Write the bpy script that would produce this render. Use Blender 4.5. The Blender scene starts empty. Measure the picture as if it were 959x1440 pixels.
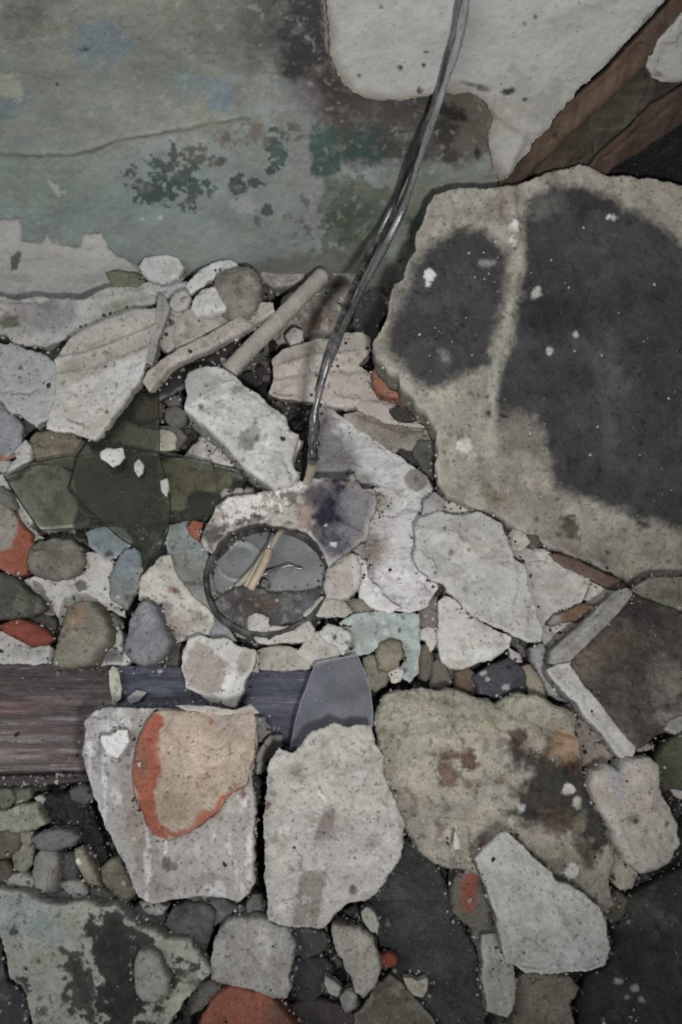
import bpy, bmesh, math, random
import numpy as np
from mathutils import Vector, Matrix
from mathutils.geometry import delaunay_2d_cdt
from mathutils.bvhtree import BVHTree

SC = bpy.context.scene
COL = SC.collection
random.seed(7)

# ---------------------------------------------------------------- camera
CAM_H, TILT, FPX = 0.75, math.radians(30), 1300.0      # height above floor, tilt up from straight down, focal length (px of 959x1440)
cam_data = bpy.data.cameras.new('camera')
cam = bpy.data.objects.new('camera', cam_data); COL.objects.link(cam)
cam.location = (0, 0, CAM_H); cam.rotation_euler = (TILT, 0, 0)
cam_data.sensor_fit = 'VERTICAL'; cam_data.sensor_height = 24; cam_data.lens = 24*FPX/1440
cam_data.clip_start = 0.01
SC.camera = cam

# ---------------------------------------------------------------- light and exposure
SC.view_settings.view_transform = 'Standard'
SC.view_settings.look = 'None'
SC.view_settings.gamma = 1
SC.view_settings.exposure = 0.10
world = bpy.data.worlds.new('dim_room'); SC.world = world; world.use_nodes = True
bg = world.node_tree.nodes['Background']
bg.inputs[0].default_value = (0.92, 0.97, 1.0, 1); bg.inputs[1].default_value = 0.10

def area(name, loc, target, size, power, color=(1, 1, 1)):
    d = bpy.data.lights.new(name, 'AREA'); d.shape = 'DISK'; d.size = size; d.energy = power; d.color = color
    o = bpy.data.objects.new(name, d); COL.objects.link(o); o.location = loc
    o.rotation_euler = (Vector(target)-Vector(loc)).to_track_quat('-Z', 'Y').to_euler()
    return o
sd = bpy.data.lights.new('hand_lamp', 'SPOT'); sd.energy = 15.0; sd.shadow_soft_size = 0.028; sd.spot_size = math.radians(99); sd.spot_blend = 1.0; sd.color = (1.0, 0.99, 0.97)
so = bpy.data.objects.new('hand_lamp', sd); COL.objects.link(so); so.location = (0.07, -0.10, 0.68)
so.rotation_euler = (Vector((-0.05, 0.60, 0.14))-Vector((0.07, -0.10, 0.68))).to_track_quat('-Z', 'Y').to_euler()
area('fill_light', (-0.6, 0.0, 1.2), (-0.15, 0.62, 0.12), 0.7, 5.0, (0.95, 0.98, 1.0))  # unseen fill lamp, added to lift the dim left and upper left
GAIN = 1.45                                             # measured picture colours -> albedo

# ---------------------------------------------------------------- pixel <-> place
ca, sa = math.cos(TILT), math.sin(TILT)
CAMP = np.array([0, 0, CAM_H])
def rays(px, py):
    x = np.asarray(px, float)-479.5; y = 720.0-np.asarray(py, float); z = np.full_like(x, -FPX)
    return np.stack([x, ca*y-sa*z, sa*y+ca*z], -1)
def on_plane(px, py, O, n):
    d = rays(px, py)
    t = ((O-CAMP)@n)/(d@n)
    return CAMP+d*t[..., None]
WALL_Y = 0.66
def gz(x, y):                                           # the heap rises towards the wall
    s = np.clip((np.asarray(y, float)-0.30)/0.36, 0, 1)
    return 0.035*s*s*(3-2*s)

# ---------------------------------------------------------------- noise
def _h(ix, iy, seed):
    n = (ix.astype(np.int64)*374761393+iy.astype(np.int64)*668265263+seed*1274126177) & 0x7fffffff
    n = ((n ^ (n >> 13))*1274126177) & 0x7fffffff
    return ((n ^ (n >> 16)) & 0xffff)/65535.0
def vn(x, y, seed=0):
    ix = np.floor(x); iy = np.floor(y); fx = x-ix; fy = y-iy
    fx = fx*fx*(3-2*fx); fy = fy*fy*(3-2*fy)
    a = _h(ix, iy, seed); b = _h(ix+1, iy, seed); c = _h(ix, iy+1, seed); d = _h(ix+1, iy+1, seed)
    return (a*(1-fx)+b*fx)*(1-fy)+(c*(1-fx)+d*fx)*fy
def fbm(x, y, seed=0, o=4):
    r = 0; a = 1; t = 0
    for k in range(o):
        r = r+a*vn(x, y, seed+k*17); t += a; a *= 0.5; x, y = (x*0.8-y*0.6)*2.03+11.7, (x*0.6+y*0.8)*2.03+5.3
    return r/t*2-1
SAT = 0.66
def lin(c):
    c = np.asarray(c, float)/255
    g = c.mean(-1, keepdims=True); c = g+(c-g)*SAT
    return np.where(c <= 0.04045, c/12.92, ((c+0.055)/1.055)**2.4)*GAIN
def P(s):
    if isinstance(s, str): return np.array([[float(v) for v in q.split(',')] for q in s.split()])
    return np.array(s, float)
def seg_dist(px, py, poly, closed=True):
    A = poly; B = np.roll(poly, -1, 0)
    if not closed: A = poly[:-1]; B = poly[1:]
    best = np.full(px.shape, 1e9)
    for a, b in zip(A, B):
        ab = b-a; L = ab@ab+1e-9
        t = np.clip(((px-a[0])*ab[0]+(py-a[1])*ab[1])/L, 0, 1)
        d = (px-a[0]-t*ab[0])**2+(py-a[1]-t*ab[1])**2
        np.minimum(best, d, out=best)
    return np.sqrt(best)
def inside(px, py, poly):
    r = np.zeros(px.shape, bool); A = poly; B = np.roll(poly, -1, 0)
    for a, b in zip(A, B):
        if a[1] == b[1]: continue
        c = ((a[1] > py) != (b[1] > py)) & (px < (b[0]-a[0])*(py-a[1])/(b[1]-a[1])+a[0])
        r ^= c
    return r
def sdist(px, py, poly):
    d = seg_dist(px, py, poly)
    return np.where(inside(px, py, poly), d, -d)
def densify(poly, step, rag, seed, grow=0.0):
    def sub(q, st):
        out = []; n = len(q)
        for i in range(n):
            a = q[i]; b = q[(i+1) % n]; L = np.linalg.norm(b-a); k = max(1, int(L/st))
            for j in range(k): out.append(a+(b-a)*j/k)
        return np.array(out)
    rs = np.random.RandomState(seed)
    def fray(q, am):
        t = np.roll(q, -1, 0)-np.roll(q, 1, 0); t /= (np.linalg.norm(t, axis=1)[:, None]+1e-9)
        return q+np.stack([t[:, 1], -t[:, 0]], 1)*(rs.uniform(-1, 1, len(q))*am)[:, None]
    out = sub(poly, max(step, 11))
    if grow:
        ar = (poly[:, 0]*np.roll(poly[:, 1], -1)-np.roll(poly[:, 0], -1)*poly[:, 1]).sum(); sg = 1 if ar > 0 else -1
        t = np.roll(out, -1, 0)-np.roll(out, 1, 0); t /= (np.linalg.norm(t, axis=1)[:, None]+1e-9)
        out = out+np.stack([t[:, 1], -t[:, 0]], 1)*sg*grow
    if rag > 0: out = fray(out, rag*0.85)
    out = sub(out, step)
    if rag > 0:
        out = fray(out, min(rag*0.55, step*0.42)); out = out*0.84+(np.roll(out, 1, 0)+np.roll(out, -1, 0))*0.08
    return out

# ---------------------------------------------------------------- colour of the thing (stains, coats, patches), with some shade painted in
def paint(px, py, base, ops, seed):
    col = np.tile(lin(base), (len(px), 1))
    for op in ops:
        k = op[0]
        if k == 'b':                                     # blob: cx,cy,rx,ry,angle, colour, softness(px), strength
            _, cx, cy, rx, ry, ang, c, soft, al = op
            a = math.radians(ang); dx = px-cx; dy = py-cy
            u = (dx*math.cos(a)+dy*math.sin(a))/rx; v = (-dx*math.sin(a)+dy*math.cos(a))/ry
            r = np.sqrt(u*u+v*v)*min(rx, ry)-min(rx, ry)
            r = r+fbm(px/14, py/14, seed+int(cx) % 97, 4)*min(rx, ry)*0.65+fbm(px/5, py/5, seed+int(cy) % 89, 3)*min(min(rx, ry)*0.5, 7)
            m = np.clip(0.5-r/max(soft, 0.5), 0, 1)*al
        elif k == 'p':                                   # polygon: pts, colour, softness, rag, strength
            _, pts, c, soft, rag, al = op
            q = P(pts); x0, y0 = q.min(0)-soft-rag*2; x1, y1 = q.max(0)+soft+rag*2
            sel = (px > x0) & (px < x1) & (py > y0) & (py < y1)
            m = np.zeros(len(px))
            if sel.any():
                d = sdist(px[sel], py[sel], q)+(fbm(px[sel]/13, py[sel]/13, seed+3, 5)+0.6*fbm(px[sel]/4.5, py[sel]/4.5, seed+4, 3))*rag
                m[sel] = np.clip(0.5+d/max(soft, 0.5), 0, 1)*al
        elif k == 'l':                                   # line: pts, width, colour, strength
            _, pts, w, c, al = op
            d = seg_dist(px+fbm(px/20, py/20, seed+8)*4, py+fbm(px/20+9, py/20, seed+8)*4, P(pts), False)
            m = np.clip(1.2-d/w, 0, 1)*al
        elif k == 'n':                                   # noise patches: wavelength x, y (px), threshold, softness, colour, strength
            _, wx, wy, th, soft, c, al = op
            m = np.clip((fbm(px/wx, py/wy, seed+int(wx*7+th*100), 5)-th)/soft+0.5, 0, 1)*al
        elif k == 'c':                                   # flaked cluster: cx,cy,rx,ry,angle, colour, threshold, grain px, strength
            _, cx, cy, rx, ry, ang, c, th, sc_, al = op
            a = math.radians(ang); dx = px-cx; dy = py-cy
            r2 = ((dx*math.cos(a)+dy*math.sin(a))/rx)**2+((-dx*math.sin(a)+dy*math.cos(a))/ry)**2
            m = np.clip((fbm(px/sc_, py/sc_, seed+int(cx) % 83, 4)+(1-r2)*.55-th)/0.10+0.5, 0, 1)*al*(r2 < 3)
        else: continue
        col = col*(1-m[:, None])+lin(c)*m[:, None]
    return col
def relief(px, py, ops, seed):
    z = np.zeros(len(px))
    for op in ops:
        if op[0] == 'ridge':                             # pts, width px, height px
            d = seg_dist(px+fbm(px/25, py/25, seed+2)*5, py, P(op[1]), False); z += op[3]*np.exp(-(d/op[2])**2)
        elif op[0] == 'dent':
            z -= op[4]*np.exp(-(((px-op[1])**2+(py-op[2])**2)/op[3]**2))
        elif op[0] == 'slab':                            # raise a region: pts, soft, height px
            z += op[3]*np.clip(0.5+(sdist(px, py, P(op[1]))+fbm(px/12, py/12, seed)*3)/op[2], 0, 1)
    return z

# ---------------------------------------------------------------- materials
MATS = {}
def mat(name, rough=0.9, bump=0.5, bscale=260, var=0.35, vscale=45, grain=0.25, dark=0.0, light=0.0, spec=0.3, stretch=None, coat=0, metal=0, objcol=False, alpha=1.0, dust=0.0, streak=None):
    m = bpy.data.materials.new(name); m.use_nodes = True; nt = m.node_tree; N = nt.nodes; L = nt.links
    bs = N['Principled BSDF']
    tc = N.new('ShaderNodeTexCoord'); oi = N.new('ShaderNodeObjectInfo')
    mp = N.new('ShaderNodeMapping'); L.new(tc.outputs['Object'], mp.inputs['Vector'])
    if stretch: mp.inputs['Scale'].default_value = stretch
    mul = N.new('ShaderNodeVectorMath'); mul.operation = 'SCALE'; mul.inputs[0].default_value = (3.1, 5.7, 2.3); L.new(oi.outputs['Random'], mul.inputs['Scale'])
    L.new(mul.outputs[0], mp.inputs['Location'])
    if objcol: base = oi.outputs['Color']
    else:
        at = N.new('ShaderNodeAttribute'); at.attribute_name = 'Col'; base = at.outputs['Color']
    def noise(scale, det=4, rough_=0.6):
        n = N.new('ShaderNodeTexNoise'); n.inputs['Scale'].default_value = scale; n.inputs['Detail'].default_value = det; n.inputs['Roughness'].default_value = rough_
        L.new(mp.outputs[0], n.inputs['Vector']); return n.outputs['Fac']
    def math_(op, a, b, clamp=False):
        n = N.new('ShaderNodeMath'); n.operation = op; n.use_clamp = clamp
        for i, v in enumerate((a, b)):
            if isinstance(v, (int, float)): n.inputs[i].default_value = v
            else: L.new(v, n.inputs[i])
        return n.outputs[0]
    def rng(v, a, b, c, d):
        n = N.new('ShaderNodeMapRange'); L.new(v, n.inputs[0])
        for i, q in enumerate((a, b, c, d)): n.inputs[i+1].default_value = q
        return n.outputs[0]
    n1 = noise(vscale, 6, 0.65); n2 = noise(700, 2, 0.7)
    f = math_('MULTIPLY', rng(n1, 0.3, 0.7, 1-var, 1+var), rng(n2, 0.3, 0.7, 1-grain, 1+grain))
    vm = N.new('ShaderNodeVectorMath'); vm.operation = 'SCALE'; L.new(base, vm.inputs[0]); L.new(f, vm.inputs['Scale'])
    c = vm.outputs[0]
    def mixc(c, fac, colr):
        x = N.new('ShaderNodeMix'); x.data_type = 'RGBA'
        L.new(fac, x.inputs['Factor']); L.new(c, x.inputs['A']); x.inputs['B'].default_value = (*colr, 1); return x.outputs['Result']
    if dark > 0:
        c = mixc(c, math_('MULTIPLY', rng(noise(330, 2, 0.5), 0.66, 0.72, 0, 1), dark), (0.035, 0.032, 0.03))
        c = mixc(c, math_('MULTIPLY', rng(noise(110, 3, 0.6), 0.66, 0.76, 0, 1), dark*0.7), (0.07, 0.06, 0.05))
    if light > 0:
        c = mixc(c, math_('MULTIPLY', rng(noise(420, 2, 0.5), 0.69, 0.74, 0, 1), light), (0.55, 0.54, 0.52))
    if dust > 0:
        c = mixc(c, math_('MULTIPLY', rng(noise(60, 6, 0.75), 0.45, 0.7, 0, 1), dust), (0.36, 0.35, 0.34))
    L.new(c, bs.inputs['Base Color'])
    bs.inputs['Roughness'].default_value = rough; bs.inputs['Specular IOR Level'].default_value = spec
    bs.inputs['Metallic'].default_value = metal
    if coat: bs.inputs['Coat Weight'].default_value = coat; bs.inputs['Coat Roughness'].default_value = 0.25
    if bump:
        h = math_('ADD', math_('MULTIPLY', noise(bscale, 5, 0.65), 0.6), math_('MULTIPLY', noise(bscale*0.25, 4, 0.6), 1.6))
        b = N.new('ShaderNodeBump'); b.inputs['Strength'].default_value = bump; b.inputs['Distance'].default_value = 0.0016
        L.new(h, b.inputs['Height']); L.new(b.outputs[0], bs.inputs['Normal'])
    MATS[name] = m; return m
mat('plaster', bump=0.5, var=0.12, dark=0.45, light=0.12, grain=0.14)
mat('mortar', bump=0.6, var=0.24, dark=0.5, light=0.07, grain=0.2)
mat('stone', bump=0.5, var=0.30, dark=0.6, light=0.3, grain=0.2, rough=0.8)
mat('brick', bump=0.7, var=0.22, dark=0.4, light=0.2, grain=0.2)
mat('char', bump=0.6, var=0.4, dark=0.5, light=0.2, grain=0.3, rough=0.75)
mat('coal', bump=1.0, var=0.5, bscale=420, dark=0.3, light=0.25, grain=0.4, rough=0.55, spec=0.5)
mat('wall_paint', bump=0.28, var=0.16, vscale=26, dark=0.35, light=0.15, grain=0.1, rough=0.7)
mat('wall_plaster', bump=0.3, var=0.08, dark=0.45, light=0.1, grain=0.08, bscale=380)
mat('beam_wood', bump=0.6, var=0.35, dark=0.3, light=0.1, grain=0.15, stretch=(1, 0.12, 1), vscale=90, rough=0.8)
mat('board_wood', bump=0.5, var=0.42, dark=0.1, light=0.35, grain=0.15, stretch=(0.10, 1, 1), vscale=110, rough=0.5, spec=0.5)
mat('gravel', bump=1.0, var=0.5, dark=0.7, light=0.8, grain=0.5, vscale=120)
mat('crumb', bump=0.6, var=0.2, dark=0.3, light=0.1, grain=0.15, objcol=True)
mat('cable_skin', bump=0.5, var=0.5, vscale=140, dark=0, light=0.6, grain=0.4, rough=0.24, spec=0.8, dust=0.6, coat=0.8, stretch=(1, 1, 0.25))  # dust here also stands in for the skin's whitish gloss streaks
mat('tin', bump=0.25, var=0.2, dark=0.25, light=0.4, grain=0.12, rough=0.42, metal=0.12, dust=0.15)
mat('edge_glass', bump=0, rough=0.2, spec=0.6, var=0.3)
mat('bare_wire', bump=0, var=0.2, grain=0.1, rough=0.3, metal=0.8)
mat('wire_sheath', bump=0.2, var=0.25, grain=0.1, rough=0.5, light=0.2)
def glass(name, color, rough, alpha_dust, dustcol, thickcol):
    m = bpy.data.materials.new(name); m.use_nodes = True; nt = m.node_tree; N = nt.nodes; L = nt.links
    out = N['Material Output']; bs = N['Principled BSDF']
    tr = N.new('ShaderNodeBsdfTransparent'); tr.inputs[0].default_value = (*color, 1)
    gl = N.new('ShaderNodeBsdfGlossy'); gl.inputs['Roughness'].default_value = rough
    fr = N.new('ShaderNodeFresnel'); fr.inputs[0].default_value = 1.5
    mx = N.new('ShaderNodeMixShader'); L.new(fr.outputs[0], mx.inputs[0]); L.new(tr.outputs[0], mx.inputs[1]); L.new(gl.outputs[0], mx.inputs[2])
    tc = N.new('ShaderNodeTexCoord'); n = N.new('ShaderNodeTexNoise'); n.inputs['Scale'].default_value = 35; n.inputs['Detail'].default_value = 6
    L.new(tc.outputs['Object'], n.inputs['Vector'])
    n2 = N.new('ShaderNodeTexNoise'); n2.inputs['Scale'].default_value = 520; L.new(tc.outputs['Object'], n2.inputs['Vector'])
    r = N.new('ShaderNodeMapRange'); L.new(n.outputs['Fac'], r.inputs[0])
    for i, q in enumerate((0.35, 0.7, alpha_dust*0.6, alpha_dust*1.3)): r.inputs[i+1].default_value = q
    r2 = N.new('ShaderNodeMapRange'); L.new(n2.outputs['Fac'], r2.inputs[0])
    for i, q in enumerate((0.66, 0.72, 0, 0.6)): r2.inputs[i+1].default_value = q
    ad = N.new('ShaderNodeMath'); ad.use_clamp = True; L.new(r.outputs[0], ad.inputs[0]); L.new(r2.outputs[0], ad.inputs[1])
    bs.inputs['Base Color'].default_value = (*dustcol, 1); bs.inputs['Roughness'].default_value = 0.8
    m2 = N.new('ShaderNodeMixShader'); L.new(ad.outputs[0], m2.inputs[0]); L.new(mx.outputs[0], m2.inputs[1]); L.new(bs.outputs[0], m2.inputs[2])
    L.new(m2.outputs[0], out.inputs['Surface'])
    MATS[name] = m; return m
glass('bottle_glass', (0.87, 0.88, 0.825), 0.08, 0.05, (0.20, 0.21, 0.18), None)
glass('dusty_glass', (0.76, 0.78, 0.84), 0.2, 0.42, (0.29, 0.295, 0.33), None)
glass('clear_glass', (0.88, 0.90, 0.90), 0.1, 0.10, (0.22, 0.23, 0.24), None)

# ---------------------------------------------------------------- mesh makers
WM = {}                                                  # world matrix of every object
GEO = []                                                 # what later pieces may rest on
def link(name, me, M, parent=None, m=None, kind=None, label=None, cat=None, group=None):
    o = bpy.data.objects.new(name, me); COL.objects.link(o)
    if m and me and not me.materials: me.materials.append(MATS[m])
    WM[o.name] = M
    if parent is not None:
        o.parent = parent; o.matrix_local = WM[parent.name].inverted() @ M
    else: o.matrix_world = M
    if kind: o['kind'] = kind
    if label: o['label'] = label
    if cat and parent is None: o['category'] = cat
    if group and parent is None: o['group'] = group
    return o
def thing(name, loc, label, cat, group=None, kind=None):
    return link(name, None, Matrix.Translation(Vector(loc)), None, None, kind, label, cat, group)
def mesh_np(name, V, F, C=None, smooth=True):
    me = bpy.data.meshes.new(name)
    me.from_pydata([tuple(v) for v in V], [], [tuple(f) for f in F])
    if C is not None:
        a = me.color_attributes.new('Col', 'FLOAT_COLOR', 'POINT')
        a.data.foreach_set('color', np.concatenate([C, np.ones((len(C), 1))], 1).astype(np.float32).ravel())
    if smooth: me.polygons.foreach_set('use_smooth', [True]*len(me.polygons))
    me.update(); return me
SEED = [100]
def slab(name, poly, lift, t, color, m='plaster', label=None, cat=None, sx=0.0, sy=0.12, ops=(), rag=2.0, amp=2.5, edge=4.0, dome=0.0, facets=0, side=None,
         shift=0.35, shrink=0.93, g=2.7, bstep=3.0, parent=None, kind=None, group=None, plane=None, geo=True, z=None, clip=None, ref=None, smooth=True, wl=45.0, chip=0.7):
    """a broken piece: its outline lies on its own (tilted) top plane at its own height; the sides go down through its real thickness"""
    SEED[0] += 13; seed = SEED[0]
    q = P(poly); B = densify(q, bstep, rag, seed, 1.6 if (plane is None and rag > 0.5 and parent is None) else 0.0)
    cx, cy = q.mean(0) if ref is None else ref
    if plane is None:
        h = z if z is not None else 0.0
        if z is None:
            for _ in range(6):
                d = rays(cx, cy); tt = (h-CAM_H)/d[2]; pt = CAMP+d*tt
                h = float(gz(pt[0], pt[1]))+lift
        d = rays(cx, cy); O = CAMP+d*((h-CAM_H)/d[2])
        n = np.array([-sx, -sy, 1.0]); n /= np.linalg.norm(n)
        U = np.array([1, 0, sx]); U = U/np.linalg.norm(U)
    else:
        n = np.array(plane[1], float); n /= np.linalg.norm(n)
        O = on_plane(np.array([cx]), np.array([cy]), np.array(plane[0], float), n)[0]
        U = np.array(plane[2], float)
    Vv = np.cross(n, U)
    s = np.linalg.norm(O-CAMP)/math.hypot(FPX, math.hypot(cx-479.5, cy-720))   # metres per px here
    x0, y0 = B.min(0); x1, y1 = B.max(0)
    if clip: x0, y0, x1, y1 = max(x0, clip[0]), max(y0, clip[1]), min(x1, clip[2]), min(y1, clip[3])
    X, Y = np.meshgrid(np.arange(x0, x1, g), np.arange(y0, y1, g*0.87))
    X[1::2] += g*0.5; rs = np.random.RandomState(seed); X = X+rs.uniform(-.18, .18, X.shape)*g; Y = Y+rs.uniform(-.18, .18, Y.shape)*g
    X = X.ravel(); Y = Y.ravel(); k = inside(X, Y, B); X = X[k]; Y = Y[k]
    d = seg_dist(X, Y, B); k = d > g*0.55; X = X[k]; Y = Y[k]; d = d[k]
    nb = len(B); allp = np.concatenate([B, np.stack([X, Y], 1)])
    r = delaunay_2d_cdt([Vector(p) for p in allp], [(i, (i+1) % nb) for i in range(nb)], [], 1, 1e-6)
    pts = np.array([tuple(v) for v in r[0]]); F = [tuple(f) for f in r[2]]
    omap = {}
    for i, l in enumerate(r[3]):
        for j in l: omap[j] = i
    ring = [omap[i] for i in range(nb) if i in omap]
    px, py = pts[:, 0], pts[:, 1]
    dd = seg_dist(px, py, B) if len(pts) < 30000 else np.full(len(pts), 99.0)
    for i in ring: dd[i] = 0
    W = on_plane(px, py, O, n); Lx = (W-O)@U; Ly = (W-O)@Vv
    e = max(edge*0.5, 0.1); tq = np.clip(dd/e, 0, 1); zz = -e*0.75*(1-np.sqrt(np.clip(1-(1-tq)**2, 0, 1)))
    zz = zz+amp*(fbm(px/wl, py/wl, seed+1, 5)+0.35*fbm(px/9, py/9, seed+2, 3))+(0.9*fbm(px/7, py/7, seed+21, 3) if amp > 0.4 else 0)
    if amp > 0.4 and rag > 0.4 and g < 3.1:               # chipped little faces
        nc = int(max(3, (x1-x0)*(y1-y0)/700)); cc = np.stack([rs.uniform(x0, x1, nc), rs.uniform(y0, y1, nc)], 1); gr = rs.normal(0, .10, (nc, 2)); of = rs.normal(0, .35, nc)
        wx = px+fbm(px/11, py/11, seed+7, 2)*5; wy = py+fbm(px/11+7, py/11, seed+9, 2)*5
        bi = np.zeros(len(px), int); bd = np.full(len(px), 1e18)
        for i_, c_ in enumerate(cc):
            d_ = (wx-c_[0])**2+(wy-c_[1])**2; k_ = d_ < bd; bd[k_] = d_[k_]; bi[k_] = i_
        zz = zz+chip*(gr[bi, 0]*(px-cc[bi, 0])+gr[bi, 1]*(py-cc[bi, 1])+of[bi])*np.clip(dd/8, 0, 1)
    if dome:
        dm = dd.max()+1e-6; zz = zz+dome*np.sqrt(np.clip(1-(1-dd/dm)**2, 0, 1))-dome*0.5
    if facets:
        R = np.sqrt(max(1, (x1-x0)*(y1-y0)))/2; fz = np.zeros(len(pts)); c0, c1 = q.mean(0)
        for kf in range(facets):
            a = rs.uniform(0, 6.283); sl = rs.uniform(0.25, 0.7); of = rs.uniform(0.15, 0.6)*R
            fz = np.minimum(fz, -sl*((px-c0)*math.cos(a)+(py-c1)*math.sin(a)-of))
        zz = zz+fz
    zz = zz+relief(px, py, ops, seed)
    Ls = np.array([0, shift, -1.0]); Ld = np.array([Ls@U, Ls@Vv, Ls@n]) if plane is None else np.array([0, 0, -1.0])
    Ld = Ld/abs(Ld[2]) if abs(Ld[2]) > .2 else np.array([0, 0, -1.0])
    T = t
    top = np.stack([Lx, Ly, T+zz*s], 1)
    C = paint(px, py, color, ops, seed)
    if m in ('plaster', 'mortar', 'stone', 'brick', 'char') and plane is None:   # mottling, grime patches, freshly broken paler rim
        bc = np.array(color, float); st = {'plaster': 1.0, 'mortar': 1.2, 'stone': 0.9, 'brick': 0.9, 'char': 0.8}[m]
        v = 1+0.13*st*fbm(px/20, py/20, seed+31, 4)+0.16*st*fbm(px/5, py/5, seed+33, 3)
        C = C*v[:, None]
        gm = np.clip((fbm(px/26, py/18, seed+35, 5)-0.26)/0.10+0.5, 0, 1)*0.30*st
        C = C*(1-gm[:, None])+C*np.array([.62, .56, .50])*gm[:, None]
        pit = np.clip((fbm(px/4.2, py/4.2, seed+37, 2)-0.60)/0.08+0.5, 0, 1)*0.75
        C = C*(1-pit[:, None]*.72)
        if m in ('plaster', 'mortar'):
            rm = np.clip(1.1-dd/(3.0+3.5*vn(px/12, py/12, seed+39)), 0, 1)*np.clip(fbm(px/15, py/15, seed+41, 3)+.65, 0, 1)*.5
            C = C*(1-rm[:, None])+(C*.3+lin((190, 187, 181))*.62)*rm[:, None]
    V = [top]; CC = [C]; nring = len(ring); base = len(top); K = max(2, min(6, int(T/s/5)+1))
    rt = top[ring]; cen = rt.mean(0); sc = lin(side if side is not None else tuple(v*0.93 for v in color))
    for k in range(1, K+1):
        f = k/K; sh = 1-(1-shrink)*f**1.5
        R_ = rt.copy(); R_[:, :2] = cen[:2]+(rt[:, :2]-cen[:2])*sh
        R_ += Ld*(T*f)*np.array([1, 1, 1])
        if k < K:
            a_ = fbm(px[ring]/10+k*3.1, py[ring]/10+k*1.7, seed+40, 3)*min(T*0.25, 3.5*s)
            dirn = R_[:, :2]-cen[:2]; dirn = dirn/(np.linalg.norm(dirn, axis=1)[:, None]+1e-9)
            R_[:, :2] += dirn*(a_[:, None]+0.2*s*edge)
        else: R_[:, 2] = np.minimum(R_[:, 2], 0.0+T*0.06)
        V.append(R_)
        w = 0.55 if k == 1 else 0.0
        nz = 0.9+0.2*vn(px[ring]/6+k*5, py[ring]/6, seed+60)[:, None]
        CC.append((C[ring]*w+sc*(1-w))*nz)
    for k in range(K):
        a0 = [i for i in ring] if k == 0 else [base+(k-1)*nring+i for i in range(nring)]
        b0 = [base+k*nring+i for i in range(nring)]
        for i in range(nring):
            j = (i+1) % nring; F.append((a0[i], b0[i], b0[j], a0[j]))
    lb = base+(K-1)*nring
    rb = delaunay_2d_cdt([Vector(p) for p in pts[ring]], [(i, (i+1) % nring) for i in range(nring)], [], 1, 1e-6)
    if len(rb[0]) == nring:
        F += [tuple(lb+i for i in reversed(f)) for f in rb[2]]
    V = np.concatenate(V); CC = np.concatenate(CC)
    if area_sign(top, r[2]) < 0: F = [tuple(reversed(f)) for f in F]
    me = mesh_np(name, V, F, CC, smooth and 'glass' not in m)
    M = Matrix(((U[0], Vv[0], n[0], 0), (U[1], Vv[1], n[1], 0), (U[2], Vv[2], n[2], 0), (0, 0, 0, 1)))
    loc = O-n*T; M = Matrix.Translation(Vector(loc)) @ M
    o = link(name, me, M, parent, m, kind, label, cat, group)
    if geo: GEO.append((V@np.array([U, Vv, n])+loc, F))
    return o
def area_sign(V, F):
    f = np.array([list(x)[:3] for x in F[:200]]); a = V[f[:, 0]]; b = V[f[:, 1]]; c = V[f[:, 2]]
    return ((b[:, 0]-a[:, 0])*(c[:, 1]-a[:, 1])-(b[:, 1]-a[:, 1])*(c[:, 0]-a[:, 0])).sum()
def tube(name, pts, rad, color, m, parent=None, seg=10, flat=1.0, label=None, cat=None, group=None, wob=0.0, geo=False, cols=None):
    pts = [Vector(p) for p in pts]; n = len(pts); V = []; F = []; C = []
    rad = rad if hasattr(rad, '__len__') else [rad]*n
    up = Vector((0.3, -0.2, 1)).normalized()
    for i, p in enumerate(pts):
        t = (pts[min(i+1, n-1)]-pts[max(i-1, 0)]).normalized(); a = t.cross(up).normalized(); b = a.cross(t).normalized()
        for k in range(seg):
            th = 2*math.pi*k/seg; r = rad[i]*(1+wob*(random.random()-.5))
            V.append(p+a*math.cos(th)*r+b*math.sin(th)*r*flat); C.append(lin(cols[i] if cols else color))
    for i in range(n-1):
        for k in range(seg):
            k2 = (k+1) % seg; F.append((i*seg+k, i*seg+k2, (i+1)*seg+k2, (i+1)*seg+k))
    F.append(tuple(range(seg))[::-1]); F.append(tuple((n-1)*seg+k for k in range(seg)))
    o0 = pts[-1]; V = np.array([tuple(v-o0) for v in V])
    me = mesh_np(name, V, F, np.array(C))
    o = link(name, me, Matrix.Translation(o0), parent, m, None, label, cat, group)
    if geo: GEO.append((V+np.array(o0), F))
    return o
def spline(pts, n):
    pts = [np.array(p, float) for p in pts]; q = [2*pts[0]-pts[1]]+pts+[2*pts[-1]-pts[-2]]; out = []
    m = len(pts)-1
    for i in range(n+1):
        u = i/n*m; k = min(int(u), m-1); f = u-k; a, b, c, d = q[k:k+4]
        out.append(0.5*((2*b)+(c-a)*f+(2*a-5*b+4*c-d)*f*f+(3*b-a-3*c+d)*f**3))
    return out
def at(px, py, z):                                       # the place at height z seen in that direction
    d = rays(px, py); return CAMP+d*((z-CAM_H)/d[2])
def at_y(px, py, y):
    d = rays(px, py); return CAMP+d*(y/d[1])

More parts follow.
